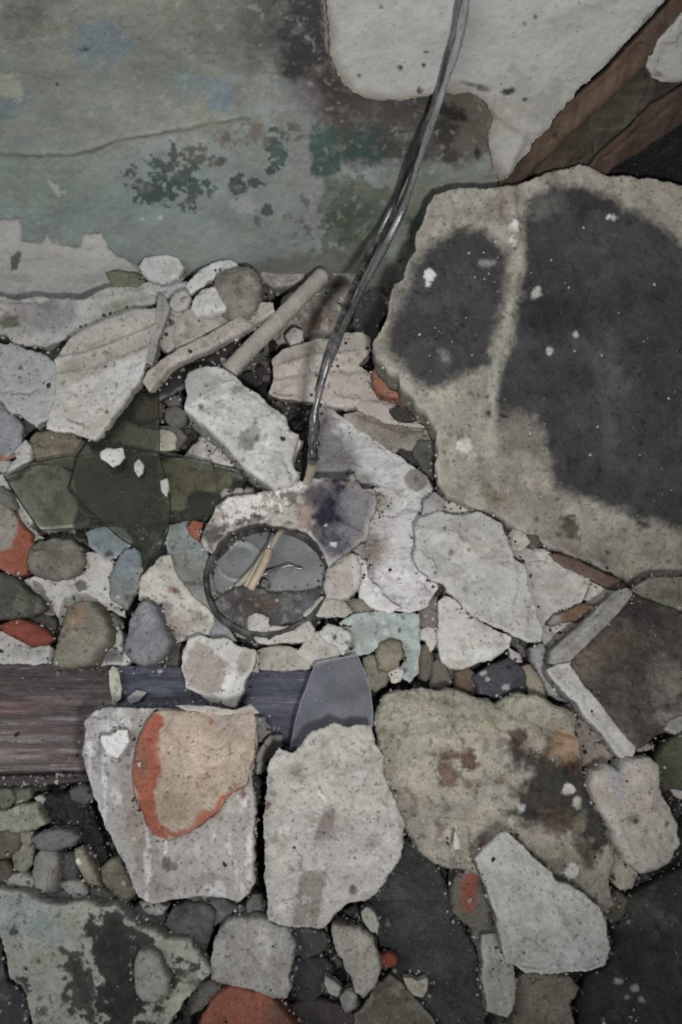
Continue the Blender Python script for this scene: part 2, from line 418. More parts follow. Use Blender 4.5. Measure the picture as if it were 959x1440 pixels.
# short form for heap pieces
GR = {'plaster_chunk': 'broken plaster chunks in the heap', 'plaster_plate': 'flat broken plaster plates in the heap', 'mortar_lump': 'mortar lumps in the heap',
      'stone': 'stones in the heap', 'brick_fragment': 'brick fragments in the heap', 'charcoal_lump': 'charred lumps in the heap', 'glass_shard': 'glass shards in the heap',
      'painted_plaster': 'painted plaster fragments in the heap', 'wood_splinter': 'splinters in the heap'}
CT = {'plaster_chunk': 'plaster', 'plaster_plate': 'plaster', 'mortar_lump': 'mortar', 'stone': 'stone', 'brick_fragment': 'brick', 'charcoal_lump': 'charcoal',
      'glass_shard': 'glass', 'painted_plaster': 'plaster', 'wood_splinter': 'wood'}
MT = {'plaster_chunk': 'plaster', 'plaster_plate': 'plaster', 'mortar_lump': 'mortar', 'stone': 'stone', 'brick_fragment': 'brick', 'charcoal_lump': 'char',
      'glass_shard': 'bottle_glass', 'painted_plaster': 'plaster', 'wood_splinter': 'brick'}
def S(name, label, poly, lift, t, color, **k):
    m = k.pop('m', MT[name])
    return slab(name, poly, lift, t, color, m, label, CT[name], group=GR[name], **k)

# ================================================================ the setting
WN = (0, -1, 0); WU = (1, 0, 0)
def wplane(proud): return ((0, WALL_Y-proud, 0), WN, WU)
slab('wall_back', '-900,-900 1900,-900 1900,475 -900,475', 0, 0.05, (122, 132, 127), 'wall_paint', plane=wplane(0), kind='structure', rag=0, edge=0.1, amp=1.6, wl=90,
     g=2.5, bstep=60, clip=(-20, -20, 980, 440), shrink=1, ref=(480, 200), ops=(
    ('b', 150, 60, 330, 120, 0, (110, 109, 98), 90, .85), ('b', 20, 20, 60, 40, 0, (70, 66, 58), 30, .6),
    ('n', 40, 28, .15, .5, (128, 128, 112), .5), ('n', 90, 40, .2, .5, (96, 108, 104), .5),
    ('b', 140, 62, 42, 30, 20, (92, 110, 118), 14, .85), ('b', 10, 140, 32, 30, 0, (92, 108, 114), 12, .8), ('b', 265, 118, 22, 18, 0, (100, 118, 122), 10, .7),
    ('b', 313, 135, 16, 26, 0, (96, 116, 126), 8, .8), ('b', 10, 122, 22, 20, 0, (138, 140, 120), 4, .8),
    ('b', 150, 175, 110, 50, 0, (126, 130, 118), 60, .5), ('b', 120, 290, 240, 60, 0, (114, 130, 126), 60, .7), ('b', 60, 260, 90, 40, 0, (104, 118, 96), 40, .5),
    ('l', '-40,219 30,217 100,217 130,212 165,196 230,186 300,172 350,166', 3.0, (82, 84, 66), .8),
    ('p', '370,-60 460,-60 470,80 500,140 480,160 420,150 395,110 380,60', (44, 40, 40), 26, 10, .95), ('p', '330,-60 400,-60 390,80 350,100 340,40', (70, 66, 60), 30, 14, .75),
    ('b', 300, 20, 60, 50, 0, (84, 80, 72), 40, .5),
    ('p', '395,120 440,110 470,150 460,330 420,340 405,250', (120, 116, 114), 14, 8, .6), ('p', '440,100 560,105 660,105 720,130 700,190 640,225 560,235 480,230 452,170', (60, 52, 46), 30, 14, .9),
    ('p', '437,175 470,180 482,240 455,252 438,245', (46, 76, 68), 4, 5, .9), ('c', 510, 205, 34, 30, 0, (44, 72, 62), .2, 9, .8), ('b', 475, 285, 22, 40, 0, (60, 74, 56), 12, .6),
    ('n', 12, 12, .3, .1, (104, 102, 96), .3),
    ('p', '605,110 660,110 710,140 692,215 640,240 600,215', (84, 79, 68), 12, 6, .8), ('b', 630, 158, 26, 10, 20, (34, 30, 28), 6, .9), ('b', 626, 190, 24, 18, -20, (46, 42, 38), 8, .85),
    ('b', 628, 222, 16, 8, -20, (46, 42, 36), 5, .7), ('b', 672, 215, 6, 9, 0, (38, 34, 30), 3, .9),
    ('p', '540,250 600,240 690,240 700,262 600,290 580,350 540,340', (106, 116, 98), 20, 10, .75), ('c', 515, 300, 70, 60, 0, (74, 84, 60), .25, 18, .75), ('b', 505, 300, 24, 20, 0, (50, 74, 62), 10, .5),
    ('c', 240, 238, 40, 34, 0, (58, 74, 68), .30, 7, .9), ('c', 275, 222, 24, 20, -30, (80, 74, 62), .32, 6, .85), ('c', 212, 268, 36, 22, 8, (56, 74, 68), .22, 7, .95), ('c', 268, 262, 34, 18, 8, (56, 74, 68), .25, 6, .92),
    ('c', 266, 285, 16, 16, 0, (60, 72, 64), .15, 6, .9), ('c', 184, 240, 12, 10, 0, (74, 76, 66), .2, 5, .9), ('c', 305, 228, 12, 9, 0, (84, 76, 68), .2, 5, .9), ('c', 335, 260, 13, 20, 0, (52, 68, 62), .1, 6, .95),
    ('c', 360, 256, 12, 8, 0, (52, 70, 64), .1, 5, .9), ('c', 390, 210, 16, 34, 0, (54, 78, 72), .2, 7, .9), ('c', 381, 240, 9, 8, 0, (52, 70, 64), .1, 5, .9), ('c', 375, 297, 9, 8, 0, (60, 74, 66), .1, 5, .9), ('c', 410, 185, 18, 12, 0, (78, 84, 70), .2, 6, .8),
    ('c', 345, 190, 60, 20, -8, (104, 92, 78), .45, 6, .7), ('c', 470, 320, 60, 60, 0, (64, 74, 58), .35, 8, .6),
    ('b', 362, 312, 5, 6, 0, (56, 72, 66), 3, .8), ('b', 360, 183, 6, 10, 0, (104, 88, 76), 3, .8), ('b', 316, 193, 8, 5, 0, (94, 84, 74), 3, .8), ('b', 374, 202, 5, 7, 0, (98, 84, 74), 3, .8),
    ('b', 342, 288, 16, 10, 0, (148, 150, 146), 4, .6), ('l', '68,255 78,268 90,270', 3, (160, 160, 156), .8), ('l', '78,260 82,274', 3, (160, 160, 156), .8),
    ('b', 200, 308, 4, 3, 0, (170, 172, 168), 2, .7), ('b', 225, 306, 3, 4, 0, (170, 172, 168), 2, .7), ('b', 120, 73, 4, 4, 0, (20, 22, 24), 2, .95), ('b', 81, 117, 2.5, 2.5, 0, (30, 30, 28), 1.5, .9),
    ('n', 9, 9, .45, .1, (140, 144, 138), .35),
    ('p', '-60,309 28,309 29,340 58,342 66,328 73,342 112,350 118,330 143,328 152,350 165,362 180,366 210,400 260,420 260,480 -60,480', (166, 163, 158), 2, 3, .98),
    ('n', 30, 14, .3, .2, (120, 118, 108), .25),
    ('p', '330,385 380,362 470,352 540,345 560,380 520,480 300,480', (96, 92, 84), 10, 8, .8),
    ('b', 20, 370, 7, 14, 20, (78, 76, 66), 2, .9), ('dent', 120, 73, 5, 6), ('ridge', '-40,218 100,216 165,195 350,165', 4, 1.5),
    ('slab', '-60,309 28,309 29,340 58,342 66,328 73,342 112,350 118,330 143,328 152,350 165,362 180,366 210,400 260,420 260,480 -60,480', 3, -3),
    ('dent', 640, 185, 30, 5)))
# floor under the heap: grit and soot
fx = np.linspace(-1.1, 1.1, 300); fy = np.linspace(-0.35, WALL_Y, 170); GX, GY = np.meshgrid(fx, fy)
gxr, gyr = GX.ravel(), GY.ravel()
GZ = gz(gxr, gyr)+0.004*fbm(gxr*22, gyr*22, 5, 4)+0.002*fbm(gxr*110, gyr*110, 6, 3)
gc = np.tile(lin((78, 75, 70)), (len(gxr), 1))
for th, c, sc_, al in ((0.0, (44, 43, 43), 18, .8), (.15, (104, 100, 90), 30, .6), (.25, (24, 24, 26), 24, .8), (.45, (130, 126, 118), 60, .5)):
    mm = np.clip((fbm(gxr*sc_, gyr*sc_, int(sc_), 4)-th)/.15+.5, 0, 1)*al; gc = gc*(1-mm[:, None])+lin(c)*mm[:, None]
gF = [(j*300+i, j*300+i+1, (j+1)*300+i+1, (j+1)*300+i) for j in range(169) for i in range(299)]
gV = np.stack([gxr, gyr, GZ], 1)
FLOOR = link('floor', mesh_np('floor', gV, gF, gc), Matrix(), None, 'gravel', 'structure')
GEO.append((gV, gF))

# the thick upper coat of plaster, broken off along its lower edge
slab('trim_1', '455,-260 452,-60 456,0 464,50 460,72 474,105 492,130 522,138 548,141 600,135 628,128 660,130 684,142 694,165 686,200 692,232 702,256 712,250 805,140 925,12 1020,-100 1150,-260',
     0, 0.014, (147, 147, 142), 'wall_plaster', plane=wplane(0.014), kind='structure', rag=3.6, edge=8, amp=2.4, wl=50, shrink=1.03, g=3.4, clip=(400, -60, 1010, 300), ref=(640, 60), side=(140, 134, 124),
     ops=(('n', 60, 50, .2, .5, (136, 134, 128), .6), ('l', '452,10 464,50 460,75 476,108 494,132 548,143 600,137 628,130 660,132 686,144 696,166 688,200 694,232 704,254', 15, (118, 106, 92), .8), ('c', 740, 150, 60, 60, 0, (128, 124, 114), .3, 16, .6), ('l', '716,250 740,190 700,150', 6, (122, 116, 104), .6), ('ridge', '690,150 735,185 715,240', 7, 5), ('b', 725, 130, 60, 22, 10, (138, 134, 124), 18, .5), ('b', 545, 138, 60, 7, 0, (128, 120, 108), 8, .6), ('b', 715, 190, 26, 40, 30, (150, 146, 136), 14, .6),
          ('b', 562, 95, 4, 4, 0, (40, 38, 36), 1.5, .95), ('b', 596, 92, 3, 3, 0, (40, 38, 36), 1.5, .95), ('b', 560, 78, 2, 2, 0, (50, 46, 44), 1.5, .9), ('b', 600, 73, 3, 2, 0, (50, 46, 44), 1.5, .9),
          ('b', 536, 10, 4, 3, 0, (80, 76, 70), 2, .9), ('b', 737, 34, 2, 2, 0, (50, 46, 44), 1.5, .9), ('b', 753, 24, 2.5, 2.5, 0, (60, 56, 50), 1.5, .9), ('b', 505, 107, 2, 2, 0, (60, 56, 50), 1.5, .9),
          ('b', 715, 129, 6, 7, 60, (44, 40, 36), 2, .95), ('b', 738, 139, 4, 4, 0, (40, 36, 34), 2, .95), ('b', 668, 120, 16, 3, 8, (70, 62, 54), 3, .8), ('b', 590, 127, 4, 4, 0, (50, 46, 40), 2, .9),
          ('b', 680, 126, 10, 3, 10, (60, 54, 48), 2, .8), ('ridge', '780,20 860,-10', 10, 3), ('ridge', '500,134 560,139 620,128 690,140', 8, 3)))
slab('trim_2', '909,94 925,60 960,20 1010,-30 1130,-120 1130,110 1000,90 962,116 930,117 918,110', 0, 0.012, (138, 136, 130), 'wall_plaster', plane=wplane(0.012), kind='structure', rag=1.5, edge=4,
     amp=1.5, shrink=1, clip=(880, -60, 1010, 200), ref=(950, 90), ops=(('b', 925, 105, 6, 4, 0, (80, 70, 60), 3, .7),))
# timber of the wall
BM = {'m': 'beam_wood', 'kind': None}
bt = thing('timber_brace', tuple(at_y(770, 190, WALL_Y)), 'broad brown diagonal timber running up from the black slab to the top right corner', 'timber', 'diagonal timbers in the wall')
slab('beam', '690,285 704,255 799,147 849,105 919,30 1010,-70 1130,-190 1130,-130 1010,2 959,50 909,96 829,166 740,250 715,285', 0, 0.006, (74, 57, 43), 'beam_wood', plane=wplane(0.010), rag=.8, edge=2.5, amp=1,
     shrink=1, clip=(600, -60, 1010, 300), ref=(800, 150), parent=bt, side=(48, 38, 30), ops=(('n', 40, 12, .1, .3, (84, 56, 40), .6), ('b', 780, 190, 5, 4, 0, (40, 30, 24), 2, .9), ('b', 830, 150, 70, 12, -45, (110, 84, 62), 14, .5),
     ('l', '735,250 830,160 912,88 960,44', 4, (56, 42, 32), .6)))  # the dark line along the lower edge is painted-in shadow
slab('batten', '826,240 839,222 880,186 914,152 959,125 1130,10 1130,60 959,176 905,212 862,238 850,250', 0, 0.005, (68, 49, 39), 'beam_wood', 'narrow reddish-brown timber lying parallel below the broad diagonal one', 'timber', plane=wplane(0.009), rag=.8,
     edge=2.5, amp=1, shrink=1, clip=(600, -60, 1010, 300), ref=(900, 190), group='diagonal timbers in the wall', side=(40, 32, 28), ops=(('b', 900, 190, 40, 8, -38, (66, 44, 36), 10, .6), ('l', '850,225 915,172 959,142', 3, (108, 74, 56), .4)))
bb = thing('backing_board', tuple(at_y(850, 170, WALL_Y)), 'dark brown boards seen in the gap between the two diagonal timbers', 'board')
for poly, c in (('728,262 760,220 800,186 826,160 836,215 812,262 740,270', (74, 58, 46)), ('796,200 824,165 866,128 900,94 915,96 925,120 912,150 870,190 838,220 826,238', (66, 60, 50)),
                ('905,100 918,112 935,120 1000,112 1000,120 950,126 914,151 908,148', (52, 44, 38))):
    slab('board', poly, 0, 0.003, c, 'beam_wood', plane=wplane(0.003), rag=.5, edge=1.5, amp=.8, shrink=1, parent=bb, side=(40, 34, 28), ops=(('n', 60, 10, .1, .3, (52, 44, 36), .6),))
slab('dark_void_sheet', '815,262 850,236 905,212 959,174 1130,60 1130,300 800,300', 0, 0.003, (22, 20, 20), 'char', 'black sheet standing in for the dark void under the narrow timber at the right edge', 'board', plane=wplane(0.003), rag=1, edge=1.5, amp=1,
     shrink=1, clip=(700, 100, 1010, 300), ref=(900, 240))  # black sheet painted in where the space beyond the timbers is only dark

# ================================================================ the heap, from the wall foot forwards
W_ = (168, 164, 160); WW = (182, 180, 178); PK = (156, 144, 136); G_ = (126, 123, 117); OL = (104, 101, 86); DK = (62, 60, 57); RED = (146, 70, 48); LV = (112, 110, 118)
S('plaster_plate', 'pale layered plaster ledge along the wall foot at the left edge', '-60,425 -20,418 45,420 118,424 150,404 200,398 244,404 232,418 196,432 150,452 100,470 60,484 20,482 8,468 -60,462', .040, .03, (150, 147, 142), sy=.3, amp=3, rag=3,
  ops=(('b', 60, 445, 46, 20, 0, (118, 114, 116), 12, .8), ('b', 12, 452, 12, 10, 0, (88, 88, 74), 5, .9), ('b', 105, 415, 20, 8, 0, (110, 104, 94), 6, .7), ('b', 170, 428, 26, 8, -20, (110, 108, 88), 8, .7),
       ('ridge', '-40,432 60,432 150,420 230,405', 5, 4), ('b', 66, 432, 10, 6, 0, (90, 86, 88), 5, .6)))
S('plaster_chunk', 'pale oval plaster flake sticking to the foot of the green wall', '195,374 205,363 232,358 250,363 256,375 248,388 228,396 208,391 202,382', .065, .02, (158, 158, 154), sy=.5)
S('stone', 'olive-green flat stone at the wall foot left of the oval flake', '148,384 170,380 196,384 204,396 190,402 160,400', .05, .03, (98, 98, 76), sy=.3)
S('plaster_chunk', 'pale flake under the oval flake at the foot of the green wall', '200,398 225,394 262,396 268,408 240,416 208,412', .048, .02, (150, 152, 150), sy=.3)
S('plaster_chunk', 'long white crumbly plaster strip along the wall foot above the brown stone', '262,400 278,380 300,372 330,366 338,374 300,388 282,404 266,410', .062, .02, (168, 168, 164), sy=.4, rag=3)
S('mortar_lump', 'olive lump of soil between the ledge and the grey block at left', '20,484 60,486 110,468 135,456 130,472 100,490 80,512 60,500 30,490', .018, .02, (84, 84, 68))
S('mortar_lump', 'rough mortar rim at the wall foot behind the round stick', '362,372 385,362 420,360 470,352 510,352 520,372 500,392 468,384 440,372 425,392 400,402 372,396', .045, .03, (124, 120, 110), sy=.35, rag=3.5, amp=4,
  ops=(('n', 14, 12, .1, .2, (150, 148, 142), .7), ('b', 425, 375, 18, 10, 0, (70, 66, 60), 6, .6)))
S('stone', 'yellow-green crumbly stone against the wall beside the cable', '528,330 560,326 588,335 580,356 560,362 535,352', .07, .04, (104, 106, 78), sy=.4, rag=3)
S('charcoal_lump', 'sooty dark lump between the cable and the left edge of the black slab', '512,362 545,352 575,362 562,400 548,430 534,452 526,490 508,486 498,452 505,410', .022, .03, (56, 54, 50), sy=.3, ops=(('n', 14, 14, .25, .1, (80, 78, 72), .6),))
S('stone', 'brown sooty stone on top of the lump between cable and black slab', '540,372 566,366 578,378 566,402 548,412 538,395', .035, .02, (70, 64, 56), sy=.3, facets=3)
S('mortar_lump', 'rough pinkish-brown mortar bed right of the round stick', '398,420 430,400 462,388 500,392 502,420 490,452 470,470 440,478 410,482 388,492 384,470', .016, .02, (128, 118, 108), sy=.25, rag=3.5, amp=4,
  ops=(('b', 455, 448, 20, 16, 0, (116, 90, 78), 10, .8), ('n', 12, 12, .2, .15, (158, 152, 144), .6), ('n', 15, 15, .3, .1, (84, 78, 70), .6)))
S('plaster_chunk', 'small pale plaster chip between stick and rough mortar bed', '402,470 412,460 424,466 428,478 410,484', .03, .015, (160, 154, 148), facets=3)
S('plaster_chunk', 'pale speckled lump left of the brown rounded stone', '222,440 236,424 262,420 268,432 262,456 254,478 236,492 224,486 216,464', .05, .05, (146, 138, 128), sy=.2, rag=2.5, ops=(('b', 240, 452, 5, 5, 0, (50, 44, 40), 2, .9), ('b', 238, 432, 4, 3, 0, (60, 54, 50), 2, .8)))
S('plaster_chunk', 'white three-cornered plaster chip leaning on the brown rounded stone', '268,432 284,404 302,402 314,420 318,432 296,438 276,440', .066, .03, (172, 169, 164), sy=.2, facets=2)
S('plaster_chunk', 'crumbly beige plaster lump above the curved tile', '250,446 268,434 320,432 345,436 330,452 292,464 262,482 248,488 246,466', .052, .045, (146, 140, 130), sy=.2, rag=3, ops=(('n', 12, 12, .2, .15, (110, 104, 96), .6),))
S('plaster_chunk', 'small upright plaster piece above the speckled lump', '240,426 244,412 258,408 266,418 260,430 246,434', .062, .03, (152, 146, 138), sy=.2)
S('plaster_plate', 'thin grey plaster splinter standing upright beside the grooved plate', '219,452 224,414 230,414 236,432 232,446 222,470 212,512 206,508', .06, .02, (126, 124, 118), rag=1, amp=1)
S('stone', 'brown-grey rounded stone at the wall foot above the curved tile', '300,392 306,378 330,368 350,368 364,384 368,404 360,428 346,440 322,442 308,428 298,410', .074, .06, (118, 110, 98), sy=.25, dome=12, facets=2,
  ops=(('n', 12, 12, .15, .2, (88, 82, 74), .8), ('b', 352, 410, 12, 26, 20, (136, 126, 114), 8, .7)))
S('plaster_plate', 'grooved broad cream plaster plate in the upper left of the heap', '79,508 88,490 104,470 140,452 190,434 221,434 222,458 208,498 192,536 162,578 133,616 118,612 100,606 66,602 68,588 74,566 78,545', .055, .026, (158, 152, 143), sy=.12, sx=.05, edge=3, rag=1.3, amp=2,
  ops=(('p', '76,548 100,543 130,530 200,500 222,480 200,540 130,620 60,610', (172, 168, 160), 3, 2, .9), ('p', '80,512 130,500 200,472 222,462 222,475 205,490 150,508 84,526', (134, 126, 116), 5, 3, .7), ('b', 190, 520, 24, 22, 0, (182, 182, 184), 14, .7),
       ('ridge', '80,507 120,500 170,482 222,460', 4, 5), ('ridge', '80,520 130,512 215,478', 5, -4), ('l', '94,589 106,596 117,599 118,604', 1.6, (40, 36, 34), .9),
       ('b', 134, 517, 2.2, 2.2, 0, (50, 46, 44), 1.2, .9), ('b', 148, 515, 2.6, 2.4, 0, (50, 46, 44), 1.2, .9), ('b', 150, 578, 2, 2, 0, (60, 54, 52), 1.2, .9), ('n', 50, 30, .3, .2, (150, 140, 130), .4)))
# curved roof tile; a near-black slab stands in for the shaded hollow underneath
ct = thing('curved_tile', tuple(at(285, 490, .03)), 'beige curved tile rim with a dark hollow under it, left of the stick', 'tile', 'broken tiles in the heap')
slab('tile_rim', '198,536 208,520 225,506 245,492 290,470 330,446 366,424 384,424 386,436 372,446 335,468 292,490 256,506 238,518 222,534 210,550', .056, .010, (150, 140, 128), 'mortar', parent=ct, sy=.3, edge=6, rag=1.2, amp=1.5, shift=.1,
     ops=(('n', 20, 14, .3, .3, (126, 118, 108), .6),))
slab('tile_hollow_shade', '206,556 222,538 240,522 258,510 296,492 338,470 376,448 388,450 384,470 350,500 322,520 300,524 276,528 262,545 240,556 218,566', .036, .012, (44, 40, 37), 'mortar', parent=ct, sy=.35, edge=3, rag=1.5, amp=3, ops=(('n', 18, 10, .1, .3, (40, 37, 34), .7),))  # shade under the tile rim, put in as a dark slab
# round stick
sp0 = at(455, 386, gz(0, .62)+.058); sp1 = at(322, 522, gz(0, .5)+.056)
stk = thing('round_stick', tuple(sp1), 'beige dusty round stick leaning from the wall foot to the white rectangular block', 'stick')
tube('shaft', spline([sp0, sp0*.66+sp1*.34, sp0*.33+sp1*.67+np.array([0, 0, .001]), sp1], 40), [.0082+.0002*math.sin(i*1.7) for i in range(41)], (146, 138, 126), 'mortar', stk, seg=20, wob=.02, geo=True)
tube('broken_end', [sp0+(sp0-sp1)*.001, sp0+(sp0-sp1)*.006], [.0082, .0074], (126, 112, 94), 'mortar', stk, seg=12, wob=.2)

S('plaster_chunk', 'light grey square plaster chunk at the left edge below the ledge', '-40,488 0,484 12,486 14,483 36,490 62,500 76,512 78,530 74,560 66,586 57,592 50,600 44,592 28,580 14,576 0,560 -40,556', .05, .018, (146, 145, 146), sy=.1, sx=.05,
  ops=(('n', 40, 40, .2, .3, (134, 134, 136), .5), ('b', 42, 502, 2, 2, 0, (40, 40, 40), 1.2, .9), ('b', 29, 517, 2.4, 2.4, 0, (40, 40, 40), 1.2, .9), ('b', 27, 530, 2, 2, 0, (44, 44, 44), 1.2, .9), ('b', 61, 538, 2, 2, 0, (60, 60, 60), 1.2, .9), ('ridge', '0,547 40,550 78,540', 4, -2)))
S('plaster_chunk', 'smooth grey-lilac plaster piece below the square chunk at the left edge', '-60,558 0,562 16,578 26,590 27,612 29,630 14,640 0,642 -60,640', .032, .018, (124, 126, 132), facets=3)
S('wood_splinter', 'thin reddish-brown splinter at the left edge above the glass', '-40,642 10,637 24,636 24,641 8,646 -40,650', .03, .006, (140, 92, 74), rag=.5, amp=.5, edge=1.5)
for lab, poly, l, c, kk in (
    ('white slanted plaster sliver beside the reddish splinter', '20,632 36,618 40,624 40,646 30,652 16,668 8,672 14,654 24,645', .034, (160, 157, 152), {}),
    ('small white plaster chip under the reddish splinter', '-30,648 10,648 22,650 12,662 -30,668', .028, (152, 148, 142), {}),
    ('white plaster chip at the left edge just above the glass', '-30,666 6,666 14,672 8,690 -30,700', .024, (158, 154, 150), {}),
    ('narrow plaster splinter under the grooved plate', '22,700 34,716 44,744 60,756 48,760 34,744 24,722', .02, (150, 146, 140), {})):
    S('plaster_chunk', lab, poly, l, .02, c, **kk)
S('stone', 'brown stone in the dark gap right of the grooved plate', '186,578 190,562 202,553 218,555 226,566 224,580 208,588 192,588', .03, .025, (100, 86, 68), dome=8)
S('stone', 'grey angular stone right of the brown stone in the gap', '232,574 248,568 262,576 260,594 244,600 232,590', .022, .02, (98, 95, 90), facets=3)
S('stone', 'grey stone lying low beside the white rectangular block', '226,600 248,600 262,612 252,622 240,634 228,620', .018, .02, (92, 88, 84), facets=3)
S('stone', 'grey stone tucked under the corner of the rectangular block', '222,556 240,546 256,552 252,564 236,568', .022, .02, (92, 92, 90), facets=3)
S('stone', 'small grey stone by the dark hollow of the curved tile', '192,600 208,592 226,598 222,612 204,612', .02, .02, (76, 76, 68), facets=3)
S('mortar_lump', 'pale olive bar of mortar under the top edge of the glass', '135,606 160,588 172,588 190,600 215,605 240,606 246,614 244,628 232,634 214,630 160,618 140,618', .026, .02, (146, 144, 124), rag=1.5)
S('stone', 'brown-olive stone under the glass below the grooved plate', '36,628 52,608 80,606 104,612 124,622 134,650 110,656 70,654 44,650', .024, .02, (116, 106, 86), ops=(('b', 90, 628, 16, 8, 0, (96, 70, 54), 6, .6),))
S('mortar_lump', 'grey-green mortar lump under the left end of the glass', '12,672 44,654 78,652 100,664 108,700 100,740 60,742 40,728 24,702', .022, .02, (160, 162, 148), amp=5, ops=(('n', 14, 12, .2, .1, (112, 114, 104), .6),))
S('stone', 'dark lump under the middle of the glass', '100,664 130,640 160,630 200,640 214,668 200,710 160,730 118,724 104,700', .020, .02, (84, 82, 74), amp=5)
S('stone', 'olive lump under the right part of the glass', '222,650 250,644 300,656 330,662 320,690 280,706 240,716 226,690', .020, .02, (150, 138, 116), amp=5, ops=(('b', 290, 672, 20, 10, 0, (122, 106, 88), 8, .5), ('n', 14, 14, .3, .1, (60, 56, 48), .6)))
S('charcoal_lump', 'black blunt lump between the glass and the burnt collar', '266,700 276,690 300,694 322,700 304,712 296,730 272,736 262,722', .036, .03, (44, 44, 50), facets=2)
S('plaster_chunk', 'pale plaster wedge between glass and rectangular block', '243,640 290,610 312,620 330,640 346,664 340,672 310,660 262,650', .026, .02, (154, 150, 144), facets=2, amp=2)
S('plaster_chunk', 'small rounded white plaster piece on the pale wedge', '296,640 306,630 322,634 332,648 324,658 304,654', .034, .02, (164, 160, 154), dome=5)
# stacked plaster moulding, brick bit
S('plaster_plate', 'pinkish moulded plaster piece with ridges behind the cable', '378,552 386,530 384,506 398,492 440,480 486,470 505,466 520,474 521,492 510,502 504,512 520,524 535,534 556,548 590,560 606,570 616,590 600,600 570,596 540,590 500,572 460,566 420,560 394,556', .034, .018, (160, 148, 138), sy=.2, rag=1.8, amp=2.5,
  ops=(('p', '384,500 420,486 505,462 524,476 520,494 470,494 400,512', (142, 134, 122), 4, 3, .8), ('ridge', '388,516 450,502 500,496', 4, 4), ('ridge', '388,528 450,518 520,520', 5, -4), ('b', 430, 530, 24, 10, 0, (156, 134, 124), 8, .6), ('b', 545, 535, 20, 8, 20, (168, 158, 148), 6, .6),
       ('ridge', '470,560 540,572 610,590', 4, 3), ('b', 471, 551, 2.5, 2, 0, (50, 44, 40), 1.2, .9), ('l', '440,500 446,540 452,560', 2, (124, 116, 108), .5)))
S('mortar_lump', 'layered grey-brown mortar under the moulded plaster piece', '484,584 505,578 540,588 580,598 615,600 617,618 596,626 585,632 560,626 548,640 530,622 505,604', .024, .012, (126, 118, 104), sy=.2, amp=4, ops=(('ridge', '500,588 560,612 600,618', 4, 4), ('ridge', '540,590 600,608', 4, -4)))
S('stone', 'dark flat piece standing in for a hole in the moulded plaster below the brick bit', '549,576 560,571 580,573 591,580 582,588 560,588', .044, .010, (56, 52, 46), rag=1, edge=2)  # the hole's darkness is put in as a dark flat piece
S('brick_fragment', 'small round orange-red brick bit wedged at the corner of the black slab', '525,520 530,512 545,514 560,522 566,536 562,548 570,556 577,563 572,567 562,556 548,552 532,548 525,536', .060, .02, (150, 84, 62), rag=1.2, dome=5, ops=(('b', 545, 530, 12, 10, 0, (160, 104, 84), 6, .6),))
S('stone', 'dark green-grey stone under the lower left edge of the black slab', '582,636 590,620 618,618 618,655 610,668 596,658', .028, .03, (74, 76, 68), facets=2)
S('charcoal_lump', 'dark sooty stone under the tip of the large white plate', '548,622 580,624 600,640 590,652 572,644', .014, .02, (52, 50, 48))
# white rectangular block
S('plaster_chunk', 'white rectangular plaster block with pits, lower left of the stick', '260,534 266,524 290,516 310,518 328,528 342,544 360,552 378,572 402,586 406,604 420,610 412,630 408,648 418,668 408,682 396,680 386,683 366,670 344,652 322,628 300,604 276,584 260,572 264,556', .064, .045, (172, 170, 166), sy=.08, sx=-.1, edge=5, rag=1.6, amp=2,
  side=(134, 132, 128), shift=.15, ops=(('p', '262,570 272,562 300,548 316,534 330,528 260,512 250,550', (144, 142, 138), 8, 4, .8), ('p', '410,606 400,620 386,650 384,690 420,690 430,610', (156, 152, 146), 8, 3, .6), ('b', 352, 612, 13, 20, 20, (118, 114, 108), 4, .85),
       ('b', 332, 549, 6, 5, 0, (110, 108, 104), 3, .8), ('b', 282, 573, 4, 4, 0, (70, 66, 62), 2, .9), ('b', 292, 560, 6, 5, 0, (136, 132, 128), 3, .8), ('b', 361, 616, 4, 5, 0, (60, 56, 54), 2, .8), ('dent', 352, 612, 10, 5), ('dent', 282, 573, 5, 4),
       ('b', 305, 578, 3, 9, 0, (140, 138, 134), 3, .6), ('slab', '268,566 326,532 402,596 380,640 352,656', 3, 2.5), ('n', 12, 12, .42, .1, (130, 126, 122), .5)))
# big white plate under the cable foot
S('plaster_plate', 'large white plaster plate with sooty stripe at the foot of the cable', '449,562 462,570 480,586 510,606 535,626 568,648 600,670 612,694 624,716 640,722 626,740 608,748 606,800 616,824 606,838 600,852 578,860 548,856 530,846 512,822 500,812 488,790 470,770 450,700 428,680 424,664 440,630 446,600', .030, .022, (172, 170, 169), sy=.06, rag=1.3, edge=3, amp=2, g=2.4,
  ops=(('p', '440,560 466,566 470,600 500,640 510,690 420,700 420,640 438,610', (92, 88, 86), 22, 10, .85), ('n', 40, 5, .32, .12, (130, 128, 128), .45), ('b', 524, 776, 18, 24, 10, (118, 96, 84), 22, .8), ('b', 516, 672, 10, 8, 0, (140, 138, 140), 6, .6),
       ('p', '568,672 576,660 592,658 602,670 600,684 588,692 574,686', (116, 112, 98), 2, 2, .95), ('b', 585, 674, 4, 4, 0, (84, 78, 68), 3, .8), ('b', 566, 688, 7, 4, 0, (120, 116, 110), 3, .7), ('b', 578, 718, 14, 3, 10, (90, 84, 82), 2, .5), ('b', 548, 716, 4, 2, 0, (80, 76, 76), 2, .6)))
S('plaster_chunk', 'grey-lilac wedge of plaster on the right tip of the large white plate', '594,722 598,706 612,690 620,700 622,720 608,726', .046, .02, (134, 130, 130), facets=2, amp=1.5)
S('plaster_chunk', 'small white plaster crumb strip under the edge of the black slab', '617,700 640,706 666,718 668,724 640,726 620,722', .036, .015, (160, 154, 144), rag=1.5)
